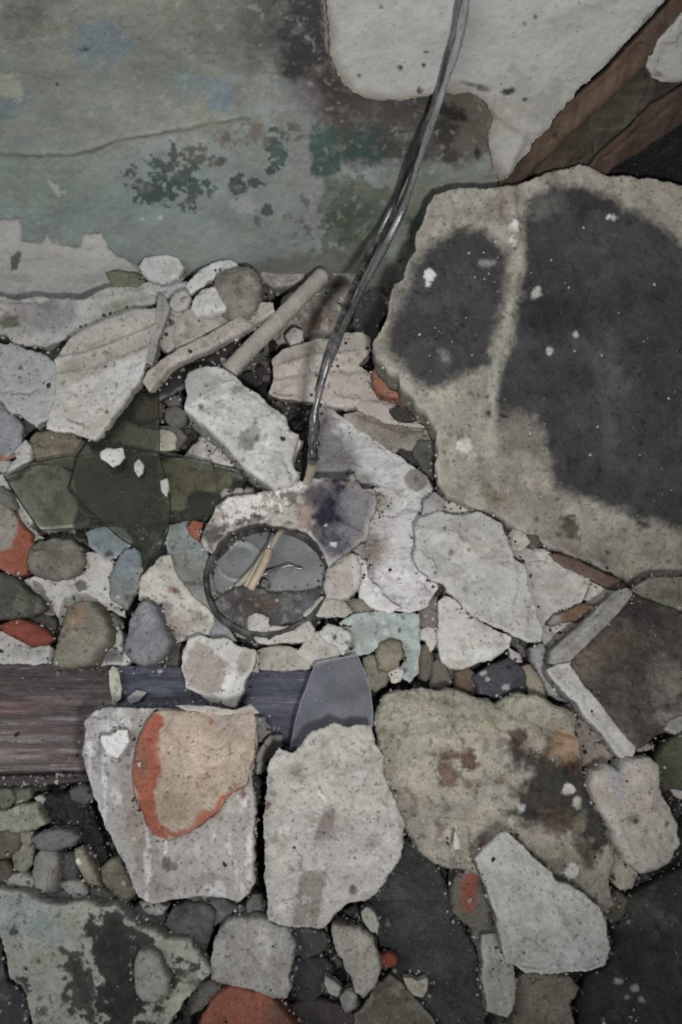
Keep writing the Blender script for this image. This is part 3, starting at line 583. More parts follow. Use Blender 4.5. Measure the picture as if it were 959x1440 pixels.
S('charcoal_lump', 'dark sooty lump beside the cable foot', '402,668 404,648 412,628 424,612 440,600 448,590 446,620 440,648 434,672 428,684 412,682', .034, .02, (46, 42, 40), rag=2, amp=2)
S('plaster_chunk', 'bright white chip between the rectangular block and the burnt collar', '384,676 390,652 400,632 414,616 424,620 412,640 408,652 418,664 420,676 404,682', .052, .015, (176, 174, 172), rag=2)

# ---------------------------------------------------------------- great black slab leaning on the wall
S('mortar_lump', 'huge soot-black plaster slab with a pale ridge leaning against the timber wall', '602,288 612,274 640,268 676,265 702,264 716,262 740,256 762,246 780,240 800,237 816,229 834,240 860,246 900,250 930,254 959,264 1040,280 1180,330 1180,830 1040,822 959,808 920,810 890,822 862,806 838,792 800,778 770,764 742,750 720,736 700,724 684,712 668,716 650,704 632,694 620,676 616,650 617,620 612,594 600,576 580,556 566,540 560,524 540,512 530,500 528,484 540,460 548,430 556,402 570,392 574,366 584,352 586,326 596,312',
  0, .022, (136, 128, 114), z=.118, sy=.70, ref=(750, 520), m='mortar', rag=3.2, edge=4, amp=3, wl=80, g=3.0, clip=(480, 200, 1010, 850), side=(96, 90, 80), shift=.0, shrink=.99, ops=(
  ('p', '650,318 680,324 700,338 712,353 715,383 707,423 696,473 688,513 645,528 615,548 600,553 578,528 556,506 545,488 542,468 560,433 575,403 582,368 610,338', (46, 45, 49), 16, 8, .96),
  ('p', '740,283 780,258 830,262 870,286 915,310 959,342 1010,370 1200,390 1200,770 1010,765 959,748 900,726 840,706 780,686 772,650 760,606 740,582 700,586 682,603 684,570 700,530 714,503 722,463 732,403 736,328', (42, 42, 46), 18, 8, .96),
  ('p', '690,560 720,572 756,600 772,660 740,640 706,640 690,610', (72, 68, 65), 18, 8, .6), ('c', 640, 420, 60, 90, 0, (62, 60, 60), .3, 20, .5), ('c', 850, 560, 90, 120, 0, (62, 62, 60), .35, 30, .5), ('c', 800, 330, 80, 40, 0, (60, 60, 56), .3, 20, .5),
  ('n', 70, 60, .12, .4, (66, 66, 68), .35), ('b', 860, 560, 20, 80, 0, (76, 74, 72), 26, .5), ('b', 800, 440, 34, 24, 0, (34, 34, 38), 16, .7), ('b', 755, 440, 30, 22, 0, (32, 32, 36), 14, .8),
  ('b', 650, 440, 12, 14, 0, (36, 36, 40), 8, .7), ('b', 770, 290, 26, 16, -20, (92, 88, 80), 14, .6), ('p', '880,600 920,590 959,600 959,680 900,690 880,660', (58, 58, 62), 20, 8, .5),
  ('l', '716,270 720,300 730,340 732,370 722,410 716,450 704,500 696,530 690,590 686,640', 10, (140, 134, 120), .95), ('l', '702,262 706,300 718,330 728,345', 4, (104, 78, 62), .5),
  ('b', 722, 322, 9, 8, -30, (176, 172, 164), 3, .95), ('b', 720, 340, 6, 6, 0, (170, 166, 156), 3, .9), ('b', 728, 275, 10, 8, 0, (116, 108, 96), 6, .6),
  ('b', 605, 388, 8, 12, 10, (178, 176, 172), 2, .98), ('b', 754, 412, 7, 8, 20, (158, 156, 150), 3, .9), ('b', 860, 306, 7, 4, 0, (176, 174, 168), 2, .95), ('b', 686, 370, 9, 6, 0, (120, 118, 118), 3, .85), ('b', 625, 503, 10, 7, 30, (110, 110, 114), 5, .8),
  ('b', 809, 470, 4, 4, 0, (160, 156, 150), 2, .8), ('b', 653, 626, 9, 10, 0, (178, 174, 166), 3, .95), ('b', 773, 492, 4, 3, 0, (160, 158, 154), 2, .8), ('b', 773, 497, 4, 3, 0, (160, 158, 154), 2, .8),
  ('b', 800, 744, 12, 15, 0, (66, 62, 52), 4, .95), ('b', 786, 752, 6, 4, 0, (90, 84, 72), 3, .8), ('b', 686, 690, 8, 20, -20, (94, 88, 76), 6, .7), ('b', 697, 700, 10, 14, -20, (100, 90, 66), 8, .6), ('b', 674, 646, 5, 4, 0, (90, 84, 74), 3, .7), ('b', 625, 654, 6, 6, 0, (108, 100, 88), 4, .6),
  ('b', 870, 790, 40, 9, 30, (108, 108, 84), 12, .7), ('b', 855, 777, 5, 4, 30, (54, 50, 42), 2, .9), ('p', '790,760 850,790 890,820 860,815 780,775', (98, 78, 66), 12, 4, .6), ('b', 920, 770, 26, 20, 0, (112, 106, 96), 12, .5),
  ('b', 655, 320, 14, 3, -25, (50, 50, 50), 3, .7), ('b', 895, 720, 14, 8, 0, (46, 46, 44), 6, .7), ('b', 906, 738, 9, 4, 20, (40, 40, 38), 3, .8), ('b', 687, 583, 3, 5, 0, (30, 30, 34), 2, .9), ('b', 708, 585, 8, 3, 20, (30, 30, 34), 2, .9), ('b', 774, 625, 8, 10, 0, (34, 34, 38), 4, .8),
   ('n', 12, 12, .5, .08, (28, 28, 30), .5),
  ('ridge', '716,270 720,300 730,340 732,370 722,410 716,450 704,500 696,530 690,590', 12, 7), ('ridge', '742,300 736,380 724,450 708,520', 9, -4), ('dent', 800, 744, 13, 6), ('ridge', '840,792 870,800 930,790 1010,796', 12, 4), ('ridge', '722,315 716,345', 8, 5)))
S('mortar_lump', 'olive-grey mortar strip below the black slab at the right edge', '886,834 900,822 920,812 959,812 1060,830 1180,850 1180,900 1040,880 959,862 930,850 905,842', .05, .04, (98, 96, 80), sy=.2, ops=(('b', 940, 834, 14, 8, 0, (78, 66, 54), 5, .6),))

# chips wedged under the slab's lower edge
for nm, lab, poly, l, t, c in (
    ('plaster_chunk', 'white three-cornered chip wedged under the lower edge of the black slab', '714,752 722,742 738,750 745,762 732,772 718,770', .034, .02, (156, 150, 142)),
    ('plaster_chunk', 'flat pale chip below the three-cornered chip under the black slab', '722,774 740,770 756,776 766,786 742,790 724,784', .030, .015, (142, 138, 130)),
    ('plaster_chunk', 'narrow pale sliver to the right of the flat pale chip', '752,768 768,772 782,786 774,792 760,784', .032, .012, (150, 146, 140)),
    ('stone', 'brown angular pebble wedged between the pale chips under the slab', '740,752 752,748 762,766 750,770 742,762', .030, .015, (78, 70, 60))):
    S(nm, lab, poly, l, t, c, facets=2, rag=1, amp=1)
S('wood_splinter', 'long reddish-brown strip under the lower right edge of the black slab', '772,778 800,784 836,800 870,816 884,828 862,826 830,812 795,796', .034, .010, (94, 72, 60), rag=1)
# plates right of centre
S('plaster_plate', 'grey-white plaster gusset below the black slab', '735,792 760,788 790,790 812,800 830,812 824,832 818,846 800,856 782,866 764,878 752,868 746,830', .030, .02, (158, 151, 146), amp=2, edge=3, ops=(('ridge', '770,830 800,808 822,814', 4, 2), ('b', 780, 815, 20, 12, 0, (148, 138, 130), 8, .6)))
S('plaster_plate', 'cream plaster piece at the tip of the grey-brown rim', '800,796 834,804 862,822 872,832 852,848 838,854 820,848 830,826 826,812', .022, .02, (162, 156, 147), edge=3, amp=1.5)
S('wood_splinter', 'dark red-brown broken twig lying below the grey-white gusset', '770,876 778,866 800,858 820,848 838,850 844,858 826,866 812,872 790,872 780,880', .036, .014, (112, 78, 58), rag=1, dome=4, ops=(('b', 780, 870, 14, 9, 0, (120, 120, 120), 6, .9),))
S('plaster_chunk', 'grey-white plaster chunk below the broken twig', '762,884 785,876 812,872 836,872 830,886 806,906 784,930 772,936 766,915', .026, .02, (154, 148, 142), amp=2, ops=(('b', 800, 895, 14, 10, 0, (122, 112, 106), 6, .7),))
S('plaster_plate', 'largest jagged white plaster plate right of centre', '583,742 592,728 618,720 640,724 674,722 690,730 704,738 712,756 722,776 724,788 737,794 742,820 750,840 756,866 764,884 760,902 742,902 722,892 700,880 672,868 652,850 640,838 624,820 604,810 588,798 583,776 588,760', .050, .018, (154, 152, 148), sy=.10, sx=-.04, edge=4, rag=2, amp=3.5,
  side=(140, 134, 128), ops=(('b', 675, 770, 40, 10, 30, (158, 146, 138), 12, .7), ('ridge', '590,745 640,750 680,790 720,800', 8, 3), ('ridge', '600,770 660,790', 8, -3), ('b', 636, 777, 5, 4, 0, (112, 106, 104), 2, .9), ('l', '748,846 744,870 736,884', 1.5, (150, 112, 90), .7), ('b', 612, 742, 20, 10, 20, (152, 148, 144), 8, .5),
       ('b', 625, 743, 2.5, 2.5, 0, (50, 46, 46), 1.2, .9), ('ridge', '740,830 752,880 728,896', 6, -2.5)))
S('plaster_chunk', 'fan-shaped white plaster chunk below the largest jagged plate', '618,846 626,840 640,842 652,854 672,872 700,888 718,896 716,910 704,916 690,926 672,930 652,940 634,938 622,930 617,900', .032, .018, (162, 158, 152), sy=.2, edge=4, rag=1.4, ops=(('ridge', '620,912 670,902 716,900', 5, -4), ('b', 660, 920, 50, 8, 0, (180, 177, 172), 6, .6)))
S('stone', 'brown-grey stone between the two white plates', '588,870 590,852 604,838 614,838 617,880 600,880 588,878', .026, .025, (98, 88, 82), facets=2)
S('charcoal_lump', 'dark stone under the notch of the jagged white plate', '606,832 618,818 634,828 640,840 622,842 612,840', .018, .02, (66, 60, 60), facets=2)
S('plaster_chunk', 'pale crumbly plaster block under the brown-grey stone', '588,886 600,882 616,884 616,902 606,914 598,900 588,898', .026, .025, (160, 154, 144), rag=2)
S('stone', 'olive-brown oblong stone below the pale crumbly block', '590,906 602,904 610,920 608,944 600,958 590,950 586,928', .020, .025, (94, 86, 74), dome=6)
S('stone', 'second grey-brown stone right of the oblong one', '608,930 620,926 632,944 638,960 622,970 606,962', .018, .025, (100, 95, 86), dome=5)
S('stone', 'dark stone under the fan-shaped white chunk', '612,916 622,926 640,940 646,954 634,952 618,930', .016, .02, (76, 72, 70), facets=2)
S('stone', 'rusty-brown stone above the mossy boulder', '640,946 660,940 672,950 678,970 664,980 644,972', .024, .03, (88, 72, 54), dome=5, ops=(('b', 668, 972, 8, 6, 0, (36, 30, 26), 4, .8),))
S('charcoal_lump', 'bluish-black stone with white chips above the boulder', '666,952 690,936 716,928 732,938 745,966 738,978 706,984 678,974', .034, .04, (58, 58, 68), facets=3, ops=(('b', 680, 946, 5, 4, 0, (160, 158, 158), 2, .9), ('b', 712, 968, 5, 4, 0, (140, 140, 140), 2, .9), ('b', 686, 955, 2.5, 2.5, 0, (150, 150, 150), 1.2, .9)))
S('plaster_chunk', 'small pale stone at the tip of the fan-shaped chunk', '718,912 730,920 734,930 722,932', .028, .02, (144, 136, 130), rag=.8)
S('stone', 'ochre rounded stone right of the bluish-black stone', '734,936 746,934 756,946 764,968 770,986 752,980 742,962', .030, .03, (124, 114, 92), dome=5)
S('plaster_chunk', 'smooth lilac-grey plaster lump left of the pale slab edge', '748,912 764,904 776,922 786,940 800,960 812,978 794,984 772,974 760,950 750,930', .028, .035, (122, 122, 128), dome=6)
S('stone', 'grey stone tucked between boulder and pale slab edge', '786,996 802,990 812,1002 808,1016 794,1008', .022, .03, (94, 94, 88), facets=2)
S('stone', 'pinkish-brown flat stone between boulder and pale slab edge', '812,1014 826,1004 844,1012 856,1034 866,1058 850,1076 836,1092 822,1098 818,1050', .034, .04, (124, 112, 100), sy=.1)
# lower right tray-like slab
ts = thing('rimmed_slab', tuple(at(880, 940, .01)), 'dark brown scorched slab with pale broken edges at the right edge of the heap', 'plaster')
slab('scorched_face', '798,930 812,912 840,886 866,858 890,832 905,842 930,850 959,862 1040,880 1180,900 1180,1040 1040,1020 959,1022 925,1034 905,1050 892,1054 872,1026 846,994 820,960', .050, .035, (66, 58, 51), 'char', sx=.0, sy=.0, z=.056, parent=ts, edge=3, rag=1.2, amp=4, wl=60, side=(90, 84, 78),
     clip=(700, 780, 1010, 1100), ops=(('b', 835, 925, 26, 50, 45, (92, 76, 64), 24, .8), ('b', 940, 960, 26, 34, 0, (98, 94, 84), 8, .8), ('b', 945, 1010, 24, 14, 0, (110, 106, 100), 8, .7), ('b', 905, 860, 40, 26, 30, (38, 36, 36), 20, .7), ('n', 30, 30, .3, .2, (84, 78, 70), .5)))
slab('pale_edge', '770,942 784,934 800,932 818,958 848,994 872,1026 894,1050 894,1058 886,1070 872,1066 858,1048 846,1030 826,1010 812,988 800,980 784,962', 0, .03, (156, 152, 147), 'plaster', z=.060, sy=.1, parent=ts, edge=4, rag=1.2, amp=1.5, ref=(835, 1000), ops=(('n', 30, 12, .2, .3, (142, 138, 132), .6),))
slab('grey_edge', '772,932 776,916 792,900 826,872 850,846 866,830 884,826 892,834 878,852 850,882 822,910 802,930 784,936', 0, .03, (112, 110, 103), 'mortar', z=.062, sy=.1, parent=ts, edge=5, rag=1, amp=1.5, ref=(830, 880), ops=(('l', '780,930 830,882 880,836', 4, (132, 130, 122), .6),))
S('stone', 'dark olive stone at the right edge below the scorched slab', '925,1070 935,1050 959,1028 1060,1030 1060,1112 959,1112 936,1110 926,1090', .040, .05, (74, 76, 56), dome=6)
S('plaster_chunk', 'small pale chip between the scorched slab and the olive stone', '895,1052 908,1046 922,1048 912,1054 900,1056', .044, .012, (130, 126, 120), rag=.8)
S('plaster_chunk', 'pale chip lying at the right edge above the olive stone', '936,1026 945,1014 958,1008 968,1020 950,1032', .060, .012, (116, 112, 106), rag=1)
S('plaster_chunk', 'tiny pale chip at the right edge beside the pinkish white rock', '944,1110 959,1112 975,1118 975,1126 950,1118', .044, .01, (150, 146, 140), rag=.8)
# mossy boulder
S('mortar_lump', 'big round yellowish mortar boulder with black mould and rust stains', '528,1010 532,992 544,976 560,970 592,966 612,970 634,968 662,976 700,988 712,980 732,976 756,980 778,990 800,998 810,1014 808,1030 816,1052 822,1086 836,1112 850,1140 862,1170 866,1210 856,1240 866,1272 840,1290 800,1290 760,1280 720,1250 690,1236 660,1222 636,1218 612,1212 592,1194 582,1176 566,1154 552,1120 540,1092 532,1048', .052, .03, (142, 133, 118), sy=.05, amp=6, wl=70, edge=12, rag=2, dome=14, g=2.6, ops=(
  ('p', '520,960 700,960 800,980 830,1050 780,1040 720,1010 650,1030 600,1040 560,1080 530,1050', (134, 129, 110), 24, 10, .8), ('b', 680, 1022, 18, 16, 0, (140, 134, 98), 12, .5),
  ('p', '720,1040 760,1060 820,1070 850,1110 860,1180 840,1200 800,1160 730,1165 724,1120 740,1090 712,1060', (46, 43, 38), 16, 14, .95), ('n', 11, 11, .28, .08, (40, 36, 32), .35),
  ('b', 795, 1050, 26, 24, 20, (140, 104, 70), 14, .85), ('b', 810, 1080, 16, 12, 0, (70, 44, 30), 8, .85), ('b', 768, 1060, 6, 20, 10, (70, 48, 34), 6, .8), ('b', 727, 1035, 13, 13, 0, (76, 62, 52), 5, .9), ('b', 725, 1060, 8, 22, 10, (52, 42, 34), 8, .85),
  ('b', 661, 1070, 10, 17, 5, (88, 62, 50), 3, .95), ('b', 625, 1062, 20, 7, 5, (92, 66, 54), 4, .85), ('b', 630, 1094, 19, 14, 30, (98, 70, 56), 5, .85), ('b', 655, 1104, 7, 6, 0, (104, 78, 62), 4, .8), ('b', 622, 1050, 22, 12, 0, (156, 142, 126), 8, .6), ('b', 700, 1100, 8, 6, 0, (112, 94, 70), 4, .7),
  ('b', 785, 1155, 30, 16, 10, (92, 72, 58), 8, .8), ('b', 618, 1165, 7, 12, -20, (88, 78, 70), 5, .8), ('b', 790, 1220, 40, 30, 0, (120, 112, 90), 20, .7), ('b', 780, 1218, 18, 8, 0, (92, 84, 72), 6, .7), ('b', 822, 1205, 12, 22, -20, (58, 52, 46), 8, .8), ('b', 735, 1144, 30, 6, 5, (34, 30, 28), 4, .7),
  ('b', 799, 1112, 10, 8, 0, (172, 170, 160), 2, .97), ('b', 812, 1130, 6, 9, 0, (150, 150, 132), 3, .95), ('b', 732, 1135, 6, 7, 0, (168, 170, 174), 3, .9), ('b', 801, 1228, 10, 10, 0, (176, 172, 164), 2, .97), ('b', 680, 1187, 6, 5, 0, (140, 90, 66), 3, .9), ('b', 816, 1160, 8, 18, 20, (118, 118, 96), 6, .7),
  ('ridge', '700,990 730,1008 760,1020 800,1030', 6, -6), ('ridge', '730,976 770,990 806,1012 812,1050', 18, 8), ('ridge', '600,1040 640,1020 690,1016', 10, 4), ('dent', 661, 1070, 12, 5), ('dent', 628, 1090, 16, 4), ('dent', 760, 1130, 40, 7), ('ridge', '560,1150 600,1200 660,1222', 20, 6)))
S('plaster_chunk', 'pale upright chip standing on the lower edge of the boulder', '637,1190 640,1168 646,1180 648,1192 641,1196', .068, .008, (176, 170, 160), rag=.5, edge=1.5, amp=.5)
S('plaster_chunk', 'pinkish white rounded rock right of the boulder', '832,1102 838,1086 856,1076 872,1082 880,1068 896,1066 914,1064 926,1074 928,1094 930,1118 944,1136 954,1160 957,1184 944,1210 928,1222 904,1228 884,1212 870,1186 862,1160 848,1140 840,1122', .066, .035, (154, 144, 134), sy=.05, dome=10, edge=8, rag=2,
  ops=(('b', 868, 1100, 14, 30, -20, (136, 134, 140), 8, .8), ('b', 889, 1153, 9, 7, 0, (108, 100, 90), 4, .9), ('b', 893, 1156, 3, 3, 0, (60, 56, 50), 2, .9), ('b', 922, 1130, 7, 12, 0, (138, 124, 112), 4, .8), ('b', 937, 1160, 3, 3, 0, (80, 60, 54), 2, .9), ('b', 908, 1182, 9, 7, 0, (144, 128, 114), 4, .7),
       ('b', 900, 1115, 30, 30, 0, (164, 150, 136), 20, .5), ('l', '868,1140 880,1180 900,1220', 3, (128, 120, 112), .7)))
S('plaster_chunk', 'crumbly beige rock under the pinkish white rounded rock', '856,1200 866,1192 882,1212 900,1228 890,1250 874,1250 860,1236 854,1222', .038, .04, (148, 138, 122), dome=5, rag=2.5)
S('stone', 'greenish-grey stone below the crumbly beige rock', '854,1262 868,1252 884,1262 876,1290 862,1300 850,1284', .030, .04, (94, 92, 76), dome=4)
# wedge block bottom right and neighbours
S('charcoal_lump', 'broad charcoal-black slab in the lower right corner', '812,1400 826,1372 852,1362 868,1330 862,1300 890,1256 930,1236 1000,1200 1120,1200 1120,1560 820,1560', .014, .03, (54, 52, 52), sy=.0, amp=5, edge=8, wl=80, clip=(700, 1100, 1010, 1480), ref=(900, 1360),
  ops=(('b', 900, 1290, 40, 30, 0, (84, 80, 74), 20, .7), ('b', 870, 1380, 5, 4, 0, (150, 148, 146), 2, .9), ('b', 893, 1390, 6, 4, 30, (156, 154, 150), 2, .9), ('b', 882, 1402, 3, 3, 0, (140, 138, 136), 2, .9), ('b', 903, 1405, 5, 3, 30, (146, 144, 140), 2, .9), ('n', 30, 30, .25, .3, (40, 40, 42), .6)))
S('charcoal_lump', 'wide flat charcoal-black slab at the bottom centre', '486,1282 510,1268 540,1240 560,1214 570,1178 590,1190 610,1212 632,1260 640,1290 662,1326 676,1360 682,1420 676,1560 540,1560 580,1420 562,1390 540,1340 530,1310 500,1300', .018, .012, (54, 55, 57), sy=.05, amp=5, edge=8, clip=(400, 1100, 760, 1480), ref=(600, 1320),
  ops=(('b', 550, 1250, 26, 22, 0, (76, 76, 76), 14, .7), ('b', 590, 1215, 18, 26, 0, (66, 70, 72), 12, .6), ('b', 545, 1300, 5, 5, 0, (112, 112, 106), 2, .8), ('b', 597, 1320, 5, 6, 0, (90, 90, 86), 3, .7), ('n', 26, 26, .25, .3, (38, 40, 42), .6)))
S('brick_fragment', 'dark stone with a red brick streak left of the wedge block', '636,1262 640,1234 652,1216 670,1218 684,1236 690,1262 696,1290 690,1304 668,1306 650,1296 640,1284', .036, .045, (94, 86, 76), dome=6, ops=(('b', 660, 1252, 12, 34, 5, (134, 62, 48), 7, .9),))
S('plaster_chunk', 'small grey rubble stone above the red streaked stone', '636,1204 648,1198 664,1202 670,1210 656,1216 640,1214', .040, .02, (112, 108, 98), rag=1)
S('stone', 'dark grey stone beneath the wedge block beside the flat bar', '664,1306 682,1300 704,1302 708,1318 690,1322 680,1344 670,1326', .034, .04, (94, 92, 86), dome=4)
S('stone', 'olive-brown stone below the wedge block at the bottom', '724,1378 740,1370 800,1374 812,1390 800,1412 806,1440 812,1560 736,1560 722,1430', .034, .05, (110, 104, 86), sy=.1, amp=4)
S('plaster_chunk', 'flat grey-white bar under the wedge block', '680,1316 700,1314 708,1330 722,1350 724,1400 718,1424 714,1430 698,1426 687,1422 682,1380', .052, .03, (142, 139, 131), sy=.0, edge=4, side=(118, 116, 108), shift=.1)
S('plaster_chunk', 'large clean wedge-shaped white plaster block at lower right', '672,1208 684,1194 700,1176 710,1170 728,1184 744,1200 756,1214 776,1228 782,1242 800,1246 822,1260 842,1278 852,1298 857,1334 852,1356 838,1360 822,1364 768,1368 740,1366 714,1350 708,1320 702,1290 692,1262 680,1230', .090, .032, (150, 148, 142), sy=.04, sx=-.05, edge=4, rag=1.5, amp=2.5,
  side=(128, 128, 122), shift=.25, ops=(('p', '665,1205 680,1212 696,1250 712,1300 722,1350 700,1350', (136, 134, 127), 5, 3, .8), ('ridge', '770,1262 790,1300 810,1340', 8, 3), ('ridge', '715,1300 745,1330', 6, 3), ('b', 815, 1340, 40, 20, -20, (156, 155, 154), 12, .6), ('b', 717, 1266, 2, 2, 0, (60, 56, 54), 1.2, .9), ('b', 737, 1340, 2, 2, 0, (60, 56, 54), 1.2, .9),
       ('ridge', '672,1214 700,1280 716,1345', 6, -5), ('b', 815, 1298, 2, 2, 0, (60, 56, 54), 1.2, .9), ('ridge', '730,1354 800,1362 850,1350', 5, -5)))

# ---------------------------------------------------------------- left middle: stones, painted plaster
S('brick_fragment', 'broken brick with grey coat and bright red edge at the left edge', '-40,708 0,708 14,716 24,730 40,750 43,768 38,786 34,806 18,806 0,800 -40,800', .032, .035, RED, ops=(('p', '-50,700 12,712 26,732 24,756 14,774 -50,780', (128, 120, 112), 3, 4, .97),), rag=2)
S('stone', 'grey-pink stone at the left edge above the broken brick', '-30,684 4,684 16,692 22,712 12,718 -30,712', .028, .03, (104, 100, 94), dome=5)
S('stone', 'round olive-grey stone below the left end of the glass', '38,790 42,772 54,760 76,756 98,758 112,768 117,784 110,802 94,810 74,812 54,808 42,802', .034, .04, (102, 98, 86), dome=8, ops=(('n', 12, 12, .2, .2, (82, 80, 72), .6),))
S('stone', 'dark mottled olive boulder at the left edge below the red brick', '-50,800 0,804 20,812 34,828 52,840 62,852 44,862 24,866 0,870 -50,872', .040, .045, (66, 66, 56), dome=8, ops=(('n', 14, 14, .2, .2, (96, 94, 82), .6),))
S('stone', 'grey-olive low stone between the dark boulder and white plaster', '40,812 58,818 68,832 80,858 66,868 56,856 46,836', .024, .03, (112, 108, 98), facets=2)
S('brick_fragment', 'flat dark red almond-shaped brick piece at the left edge above the board', '-4,880 8,874 24,870 42,876 62,886 76,898 62,904 42,906 24,898 6,888', .040, .025, (128, 52, 38), dome=5, rag=1)
S('charcoal_lump', 'dark brown stone behind the almond-shaped red brick piece', '34,864 60,860 80,876 84,896 74,898 56,880 40,874', .022, .03, (62, 58, 50))
S('plaster_chunk', 'white plaster piece lying along the board at the left edge', '-40,886 0,890 16,896 40,908 64,906 74,914 70,932 0,932 -40,932', .030, .03, (152, 150, 146), ops=(('b', 30, 918, 18, 8, 0, (124, 122, 114), 5, .7), ('b', 12, 922, 2.5, 2, 0, (40, 40, 40), 1.2, .9), ('b', 55, 924, 10, 7, 0, (136, 146, 146), 4, .5)))
S('plaster_plate', 'white plaster plate with a grey pebble, under the round olive-grey stone', '34,816 56,810 90,812 118,794 124,776 140,780 160,796 158,826 172,852 176,868 160,862 132,848 104,846 92,872 84,878 74,846 52,830', .024, .02, (164, 160, 153), rag=2,
  ops=(('p', '104,822 112,814 120,818 121,828 110,832', (84, 84, 84), 1.5, 1, .95), ('b', 74, 826, 20, 14, 20, (144, 142, 136), 8, .6), ('b', 77, 821, 3, 2, 0, (60, 60, 56), 1.5, .9)))
S('painted_plaster', 'blue-grey painted plaster piece under the edge of the glass', '121,748 150,738 172,744 184,758 178,772 166,780 150,786 136,776 126,766', .026, .02, (104, 116, 120), ops=(('b', 154, 780, 8, 5, 0, (44, 42, 44), 3, .8),))
S('painted_plaster', 'upright blue and grey egg-shaped plaster piece below the glass tip', '153,830 156,806 164,788 176,772 188,768 198,776 200,796 196,824 184,838 178,856 166,848 156,840', .034, .03, (108, 114, 112), dome=6, ops=(('b', 180, 792, 16, 22, 20, (100, 115, 124), 5, .85), ('b', 186, 842, 8, 6, 0, (52, 54, 54), 3, .7)))
S('charcoal_lump', 'small black crumb pile beside the grey cone-shaped stone', '178,842 188,836 190,850 184,866 178,862', .022, .015, (30, 32, 36), rag=2)
S('stone', 'large olive-brown hump-shaped stone standing above the board', '94,852 112,844 128,844 138,856 148,868 152,884 150,898 138,912 128,930 100,938 72,934 76,916 84,892 88,868', .058, .055, (110, 104, 88), sy=.15, dome=9, edge=8, ops=(('b', 106, 868, 12, 20, 30, (128, 92, 64), 8, .6), ('b', 100, 888, 8, 12, 0, (126, 120, 100), 8, .4), ('n', 18, 18, .25, .2, (86, 82, 72), .5)))
S('stone', 'small olive stone right of the hump-shaped stone', '148,868 158,860 166,872 164,888 154,890', .034, .03, (98, 96, 84), dome=4)
S('stone', 'purple-grey cone-shaped stone standing above the board', '190,856 198,844 208,842 218,852 224,864 230,880 238,900 228,916 218,932 200,934 184,926 172,912 176,896 182,872', .056, .055, (104, 103, 108), sy=.15, dome=9, edge=8, ops=(('b', 205, 880, 14, 26, 10, (116, 114, 122), 12, .6), ('b', 182, 916, 3, 3, 0, (30, 30, 32), 2, .9)))
S('plaster_chunk', 'white plaster ledge behind the purple cone-shaped stone', '124,932 140,916 154,898 168,886 174,896 170,914 184,928 176,934', .030, .025, (164, 161, 156), ops=(('p', '138,920 150,914 168,914 174,922 172,931 148,931', (102, 102, 102), 2, 1.5, .95), ('b', 155, 903, 2, 2, 0, (40, 40, 40), 1.2, .9)))
S('stone', 'dark olive stone between the cone-shaped stone and the pink chunk', '228,918 240,904 256,900 260,918 256,934 230,934', .026, .03, (74, 72, 64), facets=2)
S('plaster_plate', 'white triangular plaster shard with rusty and grey spots below the glass tip', '200,812 212,798 226,782 238,782 246,806 258,826 270,842 286,852 300,866 296,890 270,898 244,904 232,884 222,862 210,846 196,842', .038, .012, (164, 158, 148), rag=2, ops=(
  ('b', 240, 829, 7, 6, 0, (140, 96, 70), 3, .9), ('b', 247, 832, 4, 3, 0, (60, 50, 46), 2, .8), ('b', 229, 856, 14, 10, 10, (118, 116, 120), 4, .9), ('b', 250, 880, 18, 16, 0, (148, 128, 116), 10, .8), ('b', 280, 870, 14, 12, 0, (134, 128, 122), 6, .7), ('n', 14, 14, .35, .1, (90, 86, 82), .5), ('b', 232, 840, 3, 2, 0, (120, 80, 66), 2, .8)))
S('painted_plaster', 'turquoise-grey painted plaster chunk between glass and round socket', '236,738 262,732 290,734 288,760 292,790 296,820 306,850 316,868 300,876 286,858 268,836 252,808 240,790 234,766', .034, .014, (112, 122, 120), rag=2, ops=(('p', '240,780 300,790 310,860 280,860', (112, 110, 104), 14, 8, .9), ('n', 10, 10, .35, .1, (60, 58, 54), .6), ('b', 262, 752, 16, 14, 0, (110, 128, 130), 8, .6)))
S('brick_fragment', 'tiny orange-red brick chip beside the burnt collar', '263,742 272,734 283,736 284,746 280,760 270,752', .046, .012, (150, 72, 50), rag=.8, edge=2)
S('plaster_chunk', 'grey-lilac stone-like chip left of the pink-white chunk on the board', '286,886 296,872 306,870 320,884 330,900 316,902 296,894', .036, .03, (124, 122, 126), facets=2)
# ---------------------------------------------------------------- the round socket with its burnt collar
sx_, sy_, sz_ = at(377, 812, .040)
sock = thing('round_socket', (sx_, sy_, sz_-.022), 'round grey metal socket box with burnt black rim and loose wires', 'socket')
def lathe(name, prof, color, m, seg=72, wob=.0, cfun=None, parent=None, cen=None, sc=(1, 1)):
    V = []; F = []; C = []
    for i, (r, z) in enumerate(prof):
        for k in range(seg):
            th = 2*math.pi*k/seg; w = 1+wob*float(fbm(np.array([math.cos(th)*3+i*.3]), np.array([math.sin(th)*3]), 3)[0])
            V.append((r*w*math.cos(th)*sc[0], r*w*math.sin(th)*sc[1], z+(.0012*wob*20*float(vn(np.array([th*5.]), np.array([i*1.]), 9)[0]) if wob else 0))); C.append(lin(color))
    for i in range(len(prof)-1):
        for k in range(seg): F.append((i*seg+k, i*seg+(k+1) % seg, (i+1)*seg+(k+1) % seg, (i+1)*seg+k))
    V.append((0, 0, prof[-1][1])); C.append(lin(color)); c = len(V)-1; l = (len(prof)-1)*seg
    for k in range(seg): F.append((l+k, l+(k+1) % seg, c))
    V = np.array(V); C = np.array(C)
    if cfun is not None: C = cfun(V, C)
    M = Matrix.Translation(Vector(cen)); o = link(name, mesh_np(name, V, F, C), M, parent, m)
    GEO.append((V+np.array(cen), F)); return o
SR = .0535
